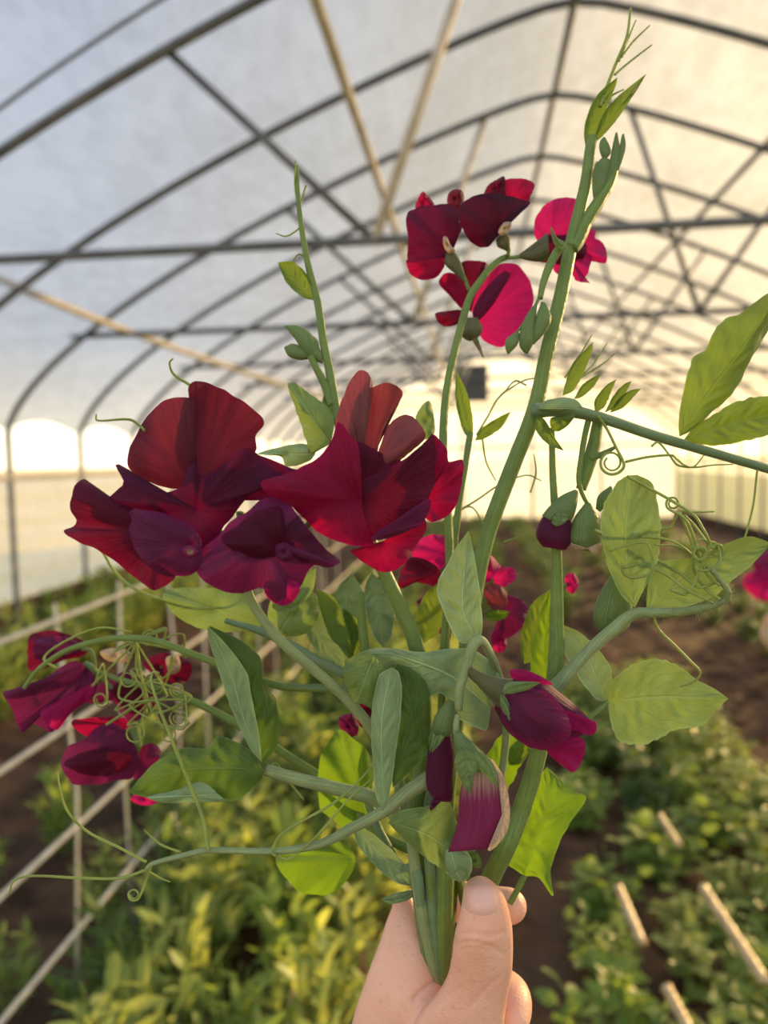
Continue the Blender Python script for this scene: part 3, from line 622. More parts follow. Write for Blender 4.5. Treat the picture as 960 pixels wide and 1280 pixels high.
petal('c1', '690,265 650,215 640,150 660,90 680,50 700,41 716,53 722,82 712,130 700,200', db+.007, 'p_rose', 'standard_petal', f, base='695,265', bulge=3, ruf=1.5, k=3)
petal('c1', '698,265 680,180 690,110 730,74 770,71 788,95 772,122 747,162 732,222 715,270', db+.004, 'p_rose', 'standard_petal', f, base='705,270', bulge=-3, ruf=2, k=3, ph=2)
petal('c1', '708,280 740,218 752,170 790,139 822,154 838,190 790,235 745,272', db+.006, 'p_rose', 'standard_petal', f, base='715,275', bulge=3, ruf=2, k=3)
petal('c1', '640,215 690,200 760,235 800,250 760,300 720,345 690,350 655,300', db+.0025, 'p_mar', 'wing_petal', f, base='700,320', bulge=1, ruf=1)
petal('c1', '380,262 440,225 500,240 560,262 610,235 650,270 690,300 680,350 620,372 560,352 520,325 470,322 425,330 395,310', db+.003, 'p_dark', 'standard_petal', f, base='600,330', bulge=2, ruf=2)
petal('c1', '645,155,3 668,180 690,210 697,300 706,390 727,430 690,432 620,412 580,382 540,342 490,317 472,290 520,273 570,253 610,225 632,190', db-.006, 'p_red', 'standard_petal', f, base='690,330', bulge=4, ruf=2, k=4, tilt=(3, 0))
petal('c1', '695,292 760,258 830,208 856,183 862,230 857,300 832,342 790,382 742,412 712,422 698,380', db-.002, 'p_mar', 'wing_petal', f, base='705,340', bulge=3, ruf=1.2, k=3)
petal('c1', '853,185 885,213 891,243 922,240 921,280 911,332 890,362 850,378 828,342 853,290', db+.003, 'p_red', 'wing_petal', f, base='835,330', bulge=2, ruf=3, k=6)
petal('c1', '672,440 720,432 760,412 830,368 842,390 817,432 790,472 750,490 708,472', db+.002, 'p_red', 'wing_petal', f, base='745,420', bulge=3, ruf=2, k=4)
petal('c1', '718,412 780,368 848,327 838,372 792,402 735,418', db-.006, 'p_pur', 'keel', f, base='725,410', bulge=2, ruf=.6)
tend('c1', '330,85 310,70 280,50 270,25 278,14', .272, t4, 4)
tend('c1', '215,175 205,165 180,150 110,152 107,138', .274, t4, 3.5)
# ------------------------------------------------------------------ 5  stem with hanging buds, right of centre
t5 = stem_thing('upright ridged stem with green leaf stalks and small drooping buds, right of centre')
stalk('px', '690,535,6 691,590,4 694,640,2 696,690 696,760 694,840 682,900 668,960 652,1010 632,1060,-4 612,1100,6 590,1150,12', (.322, .31), [7, 10, 18, 20, 22, 24, 26, 24, 18], 'stem', 8, t5, flat=.5)
for args in (('155,332 185,260 250,165', '165,290 185,235 215,200', '190,315 225,250 245,200'), ('190,343 230,305 275,265', '215,300 245,278', '215,335 250,305'), ('255,385 275,330 322,280', '255,345 290,300', '285,365 305,320'), ('285,385 325,340 368,285', '310,335 340,300', '320,365 350,325'), ('300,385 345,340 397,310', '325,345 365,315', '340,370 370,340')):
    leaf('c4', *args, .328, 'leaf', 'leaf', t5, fold=1.5, wav=.2)
tubepx('c4', '268,385 255,470 235,550 212,620', .326, [12, 16, 12], 'stem', 'flower_stalk', t5, ribs=.1)
tubepx('c4', '240,390 225,450 212,530 205,590 215,630 232,665', .322, [8, 7, 5], 'stem', 'flower_stalk', t5)
tubepx('c4', '240,525 270,515 300,500 318,490', .324, [8, 7, 4], 'stem', 'flower_stalk', t5)
b = solid('c4', '150,660 105,690 76,740 76,770 95,797', '180,690 186,750 182,785 165,807', .318, 'p_bud', 'bud', t5, .8)
solid('c4', '193,620 150,640 112,675 92,700', '205,625 200,670 186,710 150,735', .3175, 'calyx', 'calyx', b, .9)
leaf('c4', '150,690 145,720 135,735', '130,700 122,720', '175,700 160,725', .311, 'calyx', 'sepal', b)
b = solid('c4', '222,665 190,710 177,770 190,805', '240,660 268,710 274,770 265,812', .317, 'calyx', 'bud', t5, .8)
petal('c4', '180,785 225,800 272,785 276,815 262,828 240,805 200,808', .311, 'cream', 'petal_tip', b, ruf=.5)
solid('c4', '303,608 265,640 257,680', '310,615 302,655 272,690', .326, 'calyx', 'bud', t5, .8)
s = tubepx('px', '692,862 705,848 735,815 765,788 792,768 820,766 850,765 880,760 903,752 911,742 900,725 890,712', (.312, .30), [19, 15, 14, 11, 8, 5], 'stem_pale', 'leaf_stalk', t5, ribs=.1)
leaf('c4', '378,985,0 355,860,-2 352,710,-4 385,575,-2', '340,950 300,870 276,770 276,690 315,610 350,580', '402,935 442,860 457,780 452,680 430,600', .306, 'leaf_light', 'leaflet', s, fold=2, wav=.7)
leaf('c4', '412,990,0 520,905,0 640,830,3 800,785,6', '425,890 470,840 560,830 650,790 730,765', '500,985 600,960 680,900 750,840', .308, 'leaf_light', 'leaflet', s, fold=1.5, wav=.7)
MASS = ['355,580 420,615 500,660 560,700 590,745 610,790', '255,745 300,765 400,765 480,775 530,800 562,832', '385,752 450,740 490,735 510,690 560,690 622,688', '340,850 345,880 380,892 430,870 420,790 380,785 300,810', '345,860 400,850 470,880 540,930 600,960 620,972',
        '370,800 430,830 520,880 570,920 620,910 640,890 612,872', '515,690 545,760 560,800 590,800', '600,780 630,790 640,840 600,870 565,860 585,830 640,830', '435,1008 450,1050 500,1100 550,1150 580,1185 555,1215 518,1226', '640,915 600,880 570,800 545,730 520,700 490,685',
        '640,900 590,850 520,800 440,790', '530,700 560,730 590,770 612,800', '490,930 540,940 580,860 600,800', '640,960 600,930 560,870 555,800 540,745']
for i, q in enumerate(MASS): tend('c4', q, .300+.003*(i % 3), s, 4, curl=(9, 1.4, i*.9) if i in (0, 6, 9, 11) else None)
hb_ = MB(); hp_ = cr(depthcol(pp('px', '800,769 850,766 880,762 905,752 913,741 900,724'), .301), 60); hr_ = np.random.default_rng(3)
for i in range(170):
    q = hp_[hr_.integers(0, 60)]; dvec = hr_.normal(size=3); dvec /= np.linalg.norm(dvec); hb_.tube([q, q+dvec*.0022, q+dvec*.0040+np.array([0, 0, -.0003])], [.00007, .00003], 3, cap=False)
hb_.build('silky_hair', M['tendril'], s)['kind'] = 'stuff'
leaf('c9', '425,205,4 520,195,0 640,190,-2 828,195,-3', '440,140 480,100 570,62 650,80 720,130 785,165', '440,290 470,340 560,345 650,300 740,285 790,230', .318, 'leaf_light', 'leaf', t5, fold=1.5, wav=.6, kk=8)
tubepx('c9', '425,205 400,230 330,280 240,330', (.32, .318), [6, 8], 'stem', 'petiole', t5)
leaf('c9', '420,210 385,120 350,40 250,-60', '380,190 320,110 280,40', '440,160 430,80 340,-20', .324, 'leaf_pale', 'leaf', t5, fold=2)
leaf('c9', '240,180 215,60 225,-60 245,-180', '180,150 170,40 200,-90', '262,100 262,0 262,-110', .325, 'leaf_bright', 'leaf', t5, fold=1)
leaf('px', '792,755 775,700 762,640', '770,735 755,690', '785,720 780,670', .322, 'leaf', 'leaf', t5, fold=1)
solid('px', '775,700 748,745 742,775 760,798', '785,705 790,750 788,780 765,800', .322, 'calyx', 'bud', t5, .8)
leaf('c5', '645,1150,3 680,1040,0 712,930,-2 716,805,0', '590,1110 578,1080 640,1000 680,900 692,840', '690,1155 735,1212 730,1120 790,980 842,905 792,878 745,830', .318, 'leaf_bright', 'leaf', t5, fold=-1.5, wav=1.2, kk=7)
tubepx('c5', '645,1150 625,1190 600,1235', .318, [8, 8], 'stem', 'petiole', t5)
# ------------------------------------------------------------------ 6  front drooping buds
t6 = stem_thing('hooked flower stalk with three plum-coloured buds hanging just above the thumb')
stalk('px', '573,888,-6 575,860,-8 583,832,-9 592,806,-10 600,799,-9 610,812,-4 622,840,4 632,880,10 632,930,12 622,990,10 600,1050,8', (.296, .305), [9, 13, 14, 11, 13, 15, 16, 16], 'stem_pale', 7, t6, ribs=.12)
b = solid('c5', '575,545 640,515 700,528 760,572 820,622 862,665', '550,620 590,690 640,730 700,752 760,742 830,705', .290, 'p_bud', 'bud', t6, .75, nu=26)
petal('c5', '600,500 640,498 690,515 735,545 680,540 612,527', .2815, 'p_mag', 'petal_fold', b, ruf=.6, bulge=1)
petal('c5', '715,750 740,735 790,708 828,714 839,740 826,790 800,821 770,806 735,776', .287, 'p_mag', 'wing_petal', b, base='730,740', bulge=2, ruf=1.2)
petal('c5', '758,618 800,650 850,672 870,662 873,690 850,706 815,692 782,682', .283, 'p_mag', 'wing_petal', b, base='760,620', bulge=1, ruf=.8)
petal('c5', '590,575 640,560 720,570 790,660 780,720 700,752 640,730 595,690 570,630', .2785, 'p_bud', 'standard_petal', b, base='575,590', bulge=2.5, ruf=.7)
solid('c5', '472,485 520,512 570,522 612,528', '470,500 495,545 540,595 575,640', .289, 'calyx_dull', 'calyx', b, .85)
leaf('c5', '575,570 630,550 697,538', '590,540 650,535', '600,575 660,560', .277, 'calyx', 'sepal', b, fold=-.5, wav=.2)
leaf('c5', '570,575 600,620 608,672', '570,610 590,655', '590,590 605,635', .277, 'calyx', 'sepal', b, fold=-.5, wav=.2)
tubepx('c5', '470,490 478,510 500,530', .289, [9, 12], 'calyx_dull', 'pedicel', b)
b = solid('c5', '350,690 340,760 334,850 346,890 365,905', '412,690 422,760 419,840 416,912 385,915', .297, 'p_bud', 'bud', t6, .7)
solid('c5', '405,590 365,640 350,690 347,720', '432,605 432,660 415,705 375,725', .2965, 'calyx', 'calyx', b, .85)
leaf('c5', '355,690 345,735 345,762', '345,710', '370,720', .29, 'calyx', 'sepal', b)
leaf('c5', '380,700 365,740 352,762', '362,715', '392,715', .289, 'calyx', 'sepal', b)
petal('c5', '358,905 385,908 372,925 350,944 346,930', .295, 'p_bud', 'petal_tip', b, ruf=.4)
b = solid('c5', '470,790 450,850 440,900 434,980 404,1074', '545,780 582,840 598,910 596,980 540,1064', .286, 'p_pink', 'bud', t6, .7, nu=26)
petal('c5', '560,815 588,870 600,945 594,1000 572,1040 535,1072 530,1062 560,1040 580,985 584,915', .281, 'cream', 'keel', b, ruf=.3, bulge=.6)
solid('c5', '420,700 425,760 435,800 450,830', '450,695 510,755 545,790 552,815', .285, 'calyx', 'calyx', b, .85)
leaf('c5', '445,740 470,810 478,892', '425,790 450,860', '505,780 485,840', .2765, 'calyx', 'sepal', b, fold=-.6, wav=.2)
leaf('c5', '490,750 530,800 562,872', '485,785 525,835', '520,765 555,810', .2765, 'calyx', 'sepal', b, fold=-.6, wav=.2)
tubepx('c5', '435,640 430,670 432,705', .288, [7, 9], 'stem_pale', 'pedicel', b)
# ------------------------------------------------------------------ 7  blue-green leaves in the middle
t7 = stem_thing('stem of broad blue-green leaves in the middle of the bunch')
stalk('px', '590,800,3 575,840,8 560,900,8 545,960,6 535,1020', (.30, .31), [8, 12, 14, 16, 16], 'stem_blue', 3, t7)
leaf('c5', '495,405,0 452,310,-2 455,200,-3 470,58,-2', '440,410 385,300 368,240 398,170 435,105', '512,380 508,280 498,200 483,115', .298, 'leaf_pale', 'leaf', t7, fold=1.5, wav=.8, kk=8)
leaf('c5', '540,620,6 430,530,2 300,470,-2 170,445,-4 80,500,-4', '565,520 500,440 430,430 330,442 240,432 160,432 95,465', '520,690 440,650 380,570 330,600 290,610 250,500 180,520 130,560 90,540', .302, 'leaf_pale', 'leaf', t7, fold=-2, wav=1.2, kk=8)
petal('c5', '72,500 100,458 150,440 185,475 190,530 160,590 120,605 90,570', .292, 'leaf_light', 'leaf_lobe', t7, base='165,470', ruf=1.2, bulge=3)
leaf('c5', '200,945,0 195,800,-2 195,650,-4 225,490,-2', '178,900 165,760 163,640 185,520', '218,900 242,740 258,600 250,510', .288, 'leaf_pale', 'leaf', t7, fold=-1.5, wav=.6)
leaf('c5', '230,870 260,740 290,620 245,480', '228,800 232,700 235,600 230,510', '262,840 345,745 320,640 350,570 300,500', .296, 'leaf_dark', 'leaf', t7, fold=-1.5, wav=1.2)
s = tubepx('px', '538,972,2 510,990 478,1015 440,1035 400,1055 345,1064 262,1063 235,1068 190,1080 183,1087', (.302, .300), [20, 15, 12, 9, 8, 7, 5], 'stem_pale', 'leaf_stalk', t7, ribs=.12)
leaf('c5', '215,980,0 290,1000,-2 370,1040,-3 450,1105,-3 472,1160,0', '250,945 330,930 400,912 432,970 445,1060 475,1110', '260,1030 330,1090 390,1132 430,1165', .299, 'leaf_light', 'leaf', t7, fold=-1.5, wav=.7)
b = solid('c5', '395,1065 395,1110 410,1150 440,1170', '440,1060 475,1085 480,1130 462,1162', .294, 'leaf_pale', 'rolled_leaf', t7, .8)
petal('c5', '462,1075 490,1072 508,1095 505,1125 485,1120 470,1100', .296, 'leaf', 'leaf_lobe', t7, ruf=.5)
tubepx('c5', '425,1135 445,1125 462,1135 465,1150 450,1155', .285, [3, 4, 3], 'leaf_light', 'rolled_rim', b)
tend('c6', '522,688 505,600 470,510 430,410 395,320 378,262 383,240 397,243', .297, s, 5.5, 'tendril')
tend('c6', '365,735 300,755 200,755 80,750 35,762 24,795', .301, s, 4)
tend('c6', '365,715 300,680 220,640 170,590 152,540 143,490', .301, s, 4)
tend('c6', '450,690 400,670 360,635', .302, s, 3.5)
tend('c6', '365,735 400,755 425,765', .302, s, 3); tend('c6', '380,720 365,760 350,800', .302, s, 3, curl=(8, 1.5, .2))
tend('c6', '690,700 680,690 700,650 760,610 830,570 890,520 965,435', .297, s, 3.5); tend('c6', '690,700 720,708 770,670 810,630 870,560 960,480', .298, s, 3.5)
# ------------------------------------------------------------------ 8  leaf spray at the left
t8 = stem_thing('short leafy stem with two dark green wavy leaves pointing left')
stalk('px', '332,962 365,972 425,987 472,1000 505,1030', (.318, .322), [14, 18, 20, 20, 16], 'stem_pale', 2, t8)
leaf('c6', '660,488,0 560,480,-2 440,490,-3 320,542,0', '640,450 600,420 545,400 520,430 460,430 390,465 350,505', '650,515 600,555 560,562 520,540 470,545 400,562 350,550', .315, 'leaf_dark', 'leaflet', t8, fold=-2, wav=1.2, kk=7)
petal('c6', '370,552 440,535 505,515 545,545 562,563 480,566 400,566', .313, 'leaf_pale', 'leaf_lobe', t8, ruf=.5, bulge=1)
leaf('c6', '656,468,0 640,350,-4 612,245,-4 525,125,0', '625,430 580,335 548,240 520,150', '690,430 697,370 690,310 660,260 650,205 600,160', .318, 'leaf_dark', 'leaflet', t8, fold=-1, wav=1)
leaf('c6', '655,466 610,360 575,240 520,126', '625,430 580,335 548,240 520,150', '648,400 632,320 615,240 560,165', (.313, .308), 'leaf_pale', 'leaf_lobe', t8, fold=.5, wav=.4)
tend('c6', '670,480 690,470 720,510 760,560', .322, t8, 4)
# ------------------------------------------------------------------ 9  left cluster behind
t9 = stem_thing('arching stem with the smaller purple-red flower cluster at the left edge')
stalk('px', '110,835 150,850 200,862 255,883 308,912 360,945 420,985 470,1040', (.375, .335), [6, 9, 10, 12, 12, 12], 'stem', 5, t9)
dl = .372
f = flower(t9, 'c6', '240,270 230,190 200,180', dl+.01, None)
petal('c6', '73,150 100,139 140,137 200,158 226,180 200,202 150,212 110,232 74,237 69,200', dl+.015, 'p_mar', 'standard_petal', f, base='215,185', bulge=3, ruf=2)
petal('c6', '90,160 150,150 215,178 170,200 110,215 85,200', dl+.01, 'p_pur', 'wing_petal', f, base='215,180', bulge=2, ruf=1.5)
f = flower(t9, 'c6', '290,290 260,260 220,232', dl, ('200,222 215,245 240,255', '215,212 235,222 250,245'), 'calyx')
petal('c6', '8,290 60,283 120,258 180,213 216,228 242,260 232,302 190,332 150,362 130,392 100,377 70,362 60,392 44,372 28,330', dl-.003, 'p_pur', 'standard_petal', f, base='215,240', bulge=4, ruf=2)
petal('c6', '10,290 70,280 120,250 180,213 212,225 192,257 130,285 60,303 18,306', dl-.01, 'p_pur', 'wing_petal', f, base='205,225', bulge=3, ruf=1)
petal('c6', '100,340 160,310 235,270 225,305 180,340 140,385', dl-.009, 'p_mag', 'wing_petal', f, base='225,270', bulge=2, ruf=1)
f = flower(t9, 'c6', '330,290 350,240 330,235', dl+.005, None)
petal('c6', '213,310 240,278 290,248 332,233 372,260 387,300 382,340 342,362 310,352 280,312 240,322', dl+.004, 'p_pur', 'standard_petal', f, base='340,250', bulge=3, ruf=2)
petal('c6', '280,280 330,260 370,290 370,330 330,345 300,320', dl-.001, 'p_mar', 'wing_petal', f, base='340,260', bulge=2, ruf=1)
f = flower(t9, 'c6', '390,330 350,360 335,400', dl+.003, ('315,380 325,430 335,450', '345,370 355,420 345,450'), 'calyx')
petal('c6', '153,470 170,428 210,408 260,368 312,383 332,420 352,460 332,502 290,512 230,522 180,517', dl, 'p_pur', 'standard_petal', f, base='335,420', bulge=4, ruf=2)
petal('c6', '178,365 240,353 312,355 328,378 270,392 215,400', dl+.005, 'p_red', 'wing_petal', f, base='320,375', bulge=2, ruf=1.5)
petal('c6', '330,440 380,418 402,440 382,482 335,508', dl+.006, 'p_pur', 'wing_petal', f, base='340,440', bulge=2, ruf=1.5)
petal('c6', '160,470 210,440 280,430 330,450 300,490 230,500', dl-.007, 'p_mar', 'wing_petal', f, base='325,445', bulge=2, ruf=1)
petal('c6', '325,555 350,543 390,546 402,560 376,573 343,570', dl+.006, 'p_mag', 'petal_tip', f, ruf=1)
f = flower(t9, 'c6', '440,270 420,240 400,220', dl+.012, None)
petal('c6', '358,215 400,193 440,198 472,210 480,240 462,267 420,267 378,242', dl+.012, 'p_mar', 'standard_petal', f, base='400,230', bulge=3, ruf=2)
petal('c6', '415,205 445,200 450,235 425,245', dl+.007, 'cream', 'keel', f, ruf=.5)
petal('c6', '250,190 290,180 330,195 320,215 270,212', dl+.012, 'cream', 'keel', f, ruf=.5)
s = tubepx('c6', '60,280 100,230 170,185 260,160 330,155 400,165 480,195 570,228 700,275 850,285 950,330', (.355, .33), [5, 8, 9, 10, 11], 'stem', 'leaf_stalk', t9)
rk = np.random.default_rng(5)
for i in range(9):
    x, y = rk.uniform(230, 460), rk.uniform(120, 370); q = ' '.join('%.0f,%.0f,%.0f' % (x+rk.uniform(-70, 70), y+rk.uniform(-60, 60), rk.uniform(-4, 4)) for _ in range(5))
    tend('c6', '340,165 '+q, .352+rk.uniform(-.006, .006), s, 2.8, curl=(rk.uniform(7, 16), 1.5, rk.uniform(0, 6)))
tend('c1', '120,440 150,490 200,530 290,560 340,570 420,560 490,520', .345, s, 4); tend('c6', '140,230 110,205 160,165 250,130 330,140', .35, s, 3.5)
# ------------------------------------------------------------------ 10  mixed flowers behind the middle
t10 = stem_thing('stem with crimson and pink blooms half hidden behind the middle of the bunch')
stalk('px', '600,700 590,730 585,790 575,860 565,950 550,1040', (.36, .325), [8, 10, 12, 12], 'stem', 4, t10)
dm = .356
f = flower(t10, 'c5', '480,210 420,170 390,140', dm, None)
petal('c5', '295,110 340,74 392,73 430,85 412,150 372,182 330,165 296,152', dm, 'p_mag', 'standard_petal', f, base='400,130', bulge=3, ruf=2)
petal('c5', '248,210 280,148 330,148 382,190 372,232 300,222 256,242', dm-.004, 'p_mar', 'wing_petal', f, base='370,190', bulge=3, ruf=2)
f = flower(t10, 'c5', '480,250 440,290 400,310', dm+.004, None)
petal('c5', '305,280 360,268 402,290 412,402 368,372 328,312', dm+.004, 'p_mar', 'standard_petal', f, base='400,310', bulge=3, ruf=1.5)
f = flower(t10, 'c5', '530,260 540,230 545,210', dm+.002, None)
petal('c5', '495,190 508,150 540,137 572,170 612,178 618,210 580,237 540,222 498,227', dm+.002, 'p_mag', 'standard_petal', f, base='545,215', bulge=3, ruf=2)
f = flower(t10, 'c5', '520,320 560,300 580,290', dm+.006, ('530,265 560,285 585,300', '540,240 575,260 595,285'), 'calyx')
petal('c5', '528,260 560,233 592,260 642,280 658,320 632,372 590,402 560,432 538,400 558,340 538,300', dm+.006, 'p_pur', 'standard_petal', f, base='580,300', bulge=3, ruf=2)
petal('c5', '520,235 560,228 590,255 585,300 550,310 525,280', dm-.001, 'p_rose', 'keel', f, base='585,300', ruf=1)
petal('c5', '545,380 580,378 590,420 570,445 545,430', dm+.001, 'p_mag', 'wing_petal', f, ruf=1)
leaf('c5', '520,330 570,325 600,315', '540,345 580,338', '540,312 580,310', dm-.004, 'leaf_bright', 'sepal', f)
f = flower(t10, 'c5', '730,260 760,240 790,225', dm+.02, None)
petal('c5', '775,200 800,193 817,220 802,257 780,247', dm+.02, 'p_mag', 'standard_petal', f, ruf=1)
f = flower(t10, 'c5', '200,640 160,620 140,610', dm, None)
petal('c5', '108,590 160,605 168,660 130,680 112,640', dm, 'p_mar', 'standard_petal', f, ruf=1); petal('c5', '60,650 110,640 120,700 80,710', dm+.005, 'p_pur', 'wing_petal', f, ruf=1)
leaf('c5', '600,800 640,760 660,700', '590,760 630,715', '640,790 665,740', .345, 'leaf', 'leaf', t10)
# ------------------------------------------------------------------ 11  bright leaves behind, slender shoots
t11 = stem_thing('low leafy stem with broad sunlit yellow-green leaves left of the fist')
stalk('px', '455,985 470,1030 485,1060 500,1085', (.335, .325), [10, 12, 14], 'stem_blue', 0, t11)
petal('c5', '18,740 60,688 110,718 152,760 168,830 162,900 182,950 150,1032 90,1012 28,962 -2,930 -4,800', .338, 'leaf_bright', 'leaf', t11, base='150,960', bulge=3, ruf=2.5)
petal('c5', '0,1050 60,1038 112,1090 92,1152 40,1202 0,1210 -70,1195 -140,1100 -80,1055', .341, 'leaf_bright', 'leaf', t11, base='100,1090', bulge=3, ruf=2)
leaf('px', '440,1030 470,1062 522,1110', '450,1060 490,1100', '470,1045 510,1085', .322, 'leaf_pale', 'leaf', t11, fold=2)
leaf('px', '475,1125 500,1122 524,1112', '490,1118 510,1113', '490,1130 512,1124', .318, 'stem_blue', 'leaf', t11)
tubepx('px', '432,843 400,828 360,805 320,787 282,776', (.325, .335), [13, 12, 7], 'stem_blue', 'leaf_stalk', t11)
tubepx('px', '462,862 400,860 350,857', (.33, .335), [6, 7], 'stem_blue', 'leaf_stalk', t11)
tubepx('px', '450,740 455,800 470,880 490,960', (.335, .33), [10, 14, 14], 'stem', 'stalk', t11)
for i, (a, b, c_) in enumerate((('395,735 410,780 440,815', '400,760 415,800', '420,750 435,790'), ('340,760 370,745 395,710', '345,735 380,715', '360,765 390,740'), ('430,760 445,800 455,850', '425,790 440,830', '450,780 460,820'), ('465,715 475,760 480,810', '455,740 465,790', '490,745 490,790'))):
    leaf('px', a, b, c_, .335+.003*i, ('leaf', 'leaf_light', 'leaf', 'stem_blue')[i], 'leaf', t11, fold=1.5)
petal('px', '345,740 385,735 400,760 385,790 355,795 335,775', .34, 'leaf_light', 'leaf', t11, ruf=1.5); petal('px', '205,740 260,735 310,745 330,780 270,790 220,770', .345, 'leaf_light', 'leaf', t11, ruf=1.5)
for a, b, c_, mt in (('600,1015 622,960 655,905', '598,970 625,920', '625,1000 655,945', 'leaf_bright'), ('520,810 540,775 548,728', '518,780 530,745', '548,790 562,750', 'leaf'), ('440,715 432,770 447,835', '420,740 420,800', '455,745 458,800', 'stem_blue'), ('375,735 395,790 432,838', '372,765 400,820', '400,755 425,800', 'leaf_pale'), ('560,905 575,860 600,830', '555,870 580,835', '580,890 602,855', 'leaf'), ('655,830 668,785 690,735', '650,800 665,755', '680,820 695,770', 'leaf')):
    leaf('px', a, b, c_, .346, mt, 'leaf', t11, fold=1.5, wav=1)
t12 = stem_thing('slim shoot with narrow leaves and wispy tendrils beneath the top flowers')
stalk('px', '588,540 582,580 575,620 568,680 560,760 555,850 548,960', (.345, .325), [7, 9, 10, 10], 'stem', 3, t12)
leaf('c10', '190,315 165,240 145,130', '165,290 145,210', '190,260 175,190', .35, 'leaf', 'leaf', t12, fold=1)
leaf('c10', '195,315 235,285 290,238', '210,285 255,255', '220,310 265,280', .35, 'leaf', 'leaf', t12, fold=1)
petal('c10', '40,255 75,210 90,260 88,300 60,310', .35, 'leaf_light', 'leaf', t12, ruf=.5)
for q in ('200,300 230,250 260,200 320,160 370,150', '215,310 225,370 250,420', '150,500 200,470 260,430 330,405 370,420', '270,580 320,560 350,520', '120,560 150,500 190,490 230,560', '340,450 355,400 350,350', '450,160 500,120 540,60', '430,150 470,90 500,40', '440,170 520,120 560,90', '330,170 300,160 270,190'): tend('c10', q, .348, t12, 2.6)
# ------------------------------------------------------------------ sweet pea plant at the right edge, further off
rootp = P(1000, 1000, .99); rootp = np.array([rootp[0]+.05, rootp[1]+.04, 0.0])
e = thing('sweet_pea_plant', 'distant pink-flowered sweet pea plant at the right edge behind the curly tendrils', 'plant', rootp)
pl = cr([P(955, 745, .95), P(972, 800, .95), P(990, 900, .96), P(1000, 1000, .99), (rootp+P(1000, 1000, .99))/2, rootp+np.array([0, 0, -.02])], 40)
MB().tube(pl, [.003, .0045, .005, .005], 8).build('stalk', M['stem'], e)
for k in range(7):
    o_ = pl[12+k*4]; a_ = k*2.3; lm = MB(); blade(lm, o_, np.array([math.cos(a_)*.6+.5, math.sin(a_), .5]), np.array([0, 0, 1.0]), .075, .03); lm.build('leaf', M['leaf'], e)
fl = tubepx('px', '955,745 965,720 950,715', .95, [4, 4], 'stem', 'flower', e)
petal('px', '928,725 945,712 975,715 985,740 965,752 940,745', .95, 'p_mag', 'standard_petal', fl, ruf=6, bulge=8); petal('px', '940,700 965,690 990,705 975,722 950,720', .955, 'p_pur', 'wing_petal', fl, ruf=6, bulge=8)
fl = tubepx('px', '965,820 962,800 960,790', .94, [4, 4], 'stem', 'flower', e)
petal('px', '950,790 960,765 985,770 990,800 965,815', .94, 'cream', 'standard_petal', fl, ruf=5, bulge=6)
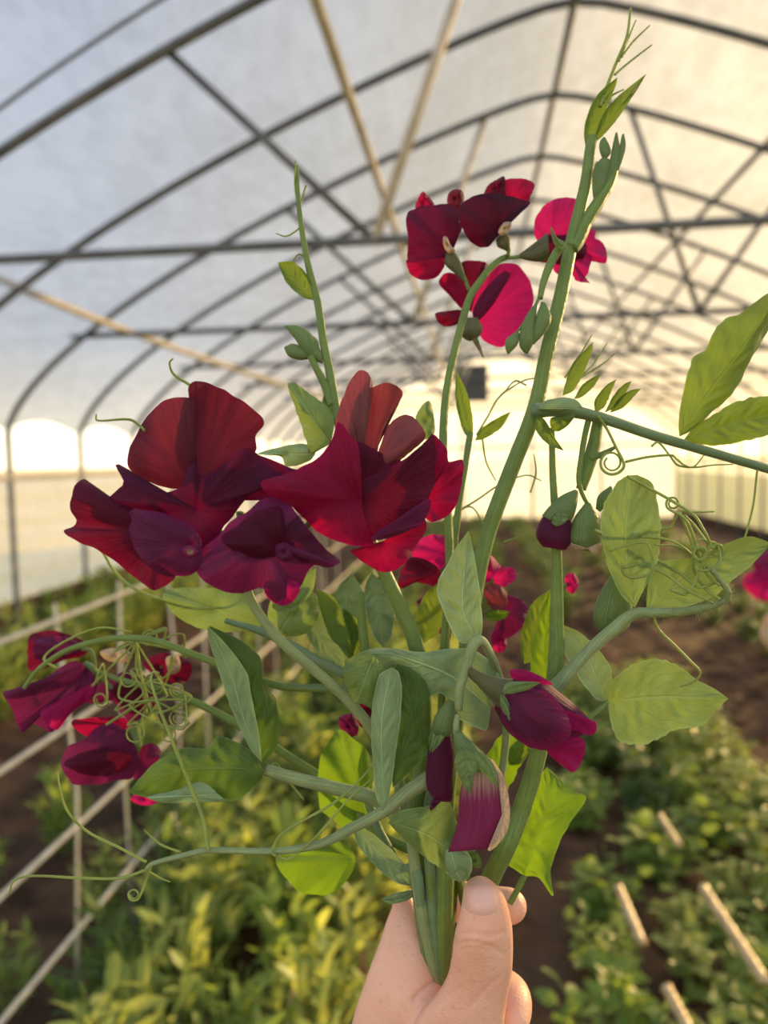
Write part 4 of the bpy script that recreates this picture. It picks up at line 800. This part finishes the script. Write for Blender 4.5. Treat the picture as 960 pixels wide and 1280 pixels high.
# ------------------------------------------------------------------ the hand
def build_hand():
    mb = MB()
    rows = [(578, 222, 622, 222, .302), (545, 248, 655, 250, .300), (534, 285, 682, 275, .299), (528, 335, 703, 325, .298), (512, 400, 718, 385, .298), (500, 455, 724, 430, .298), (492, 520, 727, 500, .300), (478, 590, 722, 590, .303), (440, 660, 704, 690, .306), (380, 730, 692, 790, .309), (330, 850, 690, 900, .313), (320, 1000, 680, 1050, .317)]
    def rowsolid(rows, thick, nu=40, ns=20):
        a = cr(np.array(rows, float), nu); G = np.zeros((nu+2, ns, 3)); th = np.arange(ns)*2*PI/ns
        k = 1/3
        for i in range(nu):
            A = P(400+a[i, 0]*k, 1020+a[i, 1]*k, a[i, 4]); B = P(400+a[i, 2]*k, 1020+a[i, 3]*k, a[i, 4]); ce = (A+B)/2; h = (B-A)/2; v = ce-EYE; v /= np.linalg.norm(v)
            G[i+1] = ce+np.cos(th)[:, None]*h+(np.sin(th)*np.linalg.norm(h)*thick)[:, None]*v
        G[0] = G[1].mean(0); G[-1] = G[-2].mean(0); mb.grid(G, wrap=True)
    rowsolid(rows, .85)
    # back of the hand towards the index knuckle, then wrist and forearm below the frame
    rowsolid([(305, 275, 350, 300, .333), (283, 310, 365, 330, .331), (262, 350, 378, 370, .329), (240, 410, 398, 430, .327), (218, 480, 425, 500, .325), (190, 550, 450, 570, .324), (165, 625, 500, 640, .324), (130, 725, 600, 730, .325), (108, 830, 650, 830, .327), (100, 1000, 660, 1000, .33), (130, 1250, 600, 1250, .335), (170, 1500, 560, 1500, .34), (130, 2000, 560, 2000, .35), (90, 2600, 600, 2600, .36)], .55, 60, 24)
    def finger(pts, rad):
        a = cr(np.array(pts, float), 30); k = 1/3
        p = np.array([P(400+q[0]*k, 1020+q[1]*k, q[2]) for q in a]); r = np.interp(np.linspace(0, 1, 30), np.linspace(0, 1, len(rad)), rad)
        # rounded end
        tip = p[-1]+(p[-1]-p[-2])/np.linalg.norm(p[-1]-p[-2])*r[-1]*np.array([[.5], [.85], [1.0]]); p = np.vstack([p, tip]); r = np.concatenate([r, r[-1]*np.array([.87, .5, .12])])
        mb.tube(p, 1.0, 14)
        # replace radii properly
        V = mb.v[-1].reshape(len(p), 14, 3); mb.v[-1] = (p[:, None]+(V-p[:, None])*r[:, None, None]).reshape(-1, 3)
    finger([(318, 370, .338), (420, 330, .354), (560, 320, .358), (660, 335, .345), (712, 338, .334)], [.0085, .0095, .009, .0085, .0078])
    finger([(280, 640, .340), (440, 620, .362), (600, 620, .362), (700, 660, .346), (722, 700, .330), (718, 760, .322)], [.010, .0105, .010, .0095, .009, .008])
    finger([(260, 860, .345), (440, 860, .366), (620, 860, .362), (715, 890, .345), (715, 950, .328), (650, 980, .32)], [.010, .0105, .010, .0095, .009, .008])
    finger([(260, 1060, .345), (440, 1080, .364), (600, 1080, .358), (690, 1090, .342), (690, 1130, .328), (630, 1150, .32)], [.009, .009, .0085, .008, .0075, .007])
    o = mb.build('person', M['skin'])
    rm = o.modifiers.new('r', 'REMESH'); rm.mode = 'VOXEL'; rm.voxel_size = .0011
    sm = o.modifiers.new('s', 'SMOOTH'); sm.factor = .6; sm.iterations = 14
    dg = bpy.context.evaluated_depsgraph_get(); me = bpy.data.meshes.new_from_object(o.evaluated_get(dg)); o.modifiers.clear(); o.data = me
    n = len(me.vertices); V = np.zeros(n*3); me.vertices.foreach_get('co', V); V = V.reshape(-1, 3); N = np.zeros(n*3); me.vertices.foreach_get('normal', N); N = N.reshape(-1, 3)
    if ((V-V.mean(0))*N).sum() < 0: me.flip_normals(); N = -N
    rel = V-EYE; dz = rel@F_; px = 480+FPX*(rel@R_)/dz; py = 640-FPX*(rel@U_)/dz; cx, cyy = (px-400)*3, (py-1020)*3
    face = (N@F_) < .15; disp = np.zeros(n)
    def groove(pts, w, depth):
        a = cr(np.array(pts, float), 40); dd = np.min(np.hypot(cx[:, None]-a[None, :, 0], cyy[:, None]-a[None, :, 1]), 1)
        return -depth*np.exp(-(dd/w)**2)
    for pts, w, de in (([(505, 452), (560, 440), (620, 447), (690, 440)], 6, .0007), ([(500, 480), (570, 470), (630, 485), (690, 520)], 6, .0008), ([(520, 500), (580, 492), (640, 508)], 5, .0004), ([(350, 690), (400, 640), (470, 592)], 8, .0014), ([(420, 720), (470, 680), (540, 640)], 9, .0003), ([(560, 720), (620, 650), (680, 600)], 9, .0003)):
        disp += groove(pts, w, de)
    disp += .0006*np.exp(-(((cx-600)/70)**2+((cyy-465)/28)**2))
    V = V+N*(disp*face)[:, None]; me.vertices.foreach_set('co', V.ravel()); me.polygons.foreach_set('use_smooth', [True]*len(me.polygons)); me.update()
    if not me.materials: me.materials.append(M['skin'])
    tag(o, 'bare hand gripping the bunch of sweet pea stems with the thumb in front', 'person')
    # nail laid on the front of the thumb
    thumb_d = dz < .315
    front = face & thumb_d & (cx > 500) & (cx < 740) & (cyy > 215) & (cyy < 420); FX, FY, FD = cx[front], cyy[front], dz[front]
    rim = cr(np.array([(543, 275), (556, 254), (600, 243), (642, 252), (660, 285), (668, 330), (655, 362), (600, 373), (552, 356), (538, 312)], float), 40, closed=True)
    nr = 8; G = np.zeros((nr, 40, 3)); b = np.array([602, 310.])
    for i in range(nr):
        r = (i+.02)/(nr-1+.02)
        for j in range(40):
            q = b+(rim[j]-b)*r; w = np.exp(-((FX-q[0])**2+(FY-q[1])**2)/(2*6.0**2))+1e-12
            d = (w*FD).sum()/w.sum()-(.0010*(1-r**4)+.0002)
            G[i, j] = P(400+q[0]/3, 1020+q[1]/3, d)
    MB().grid(G, wrap=True).build('thumb_nail', M['nail'], o)
build_hand()
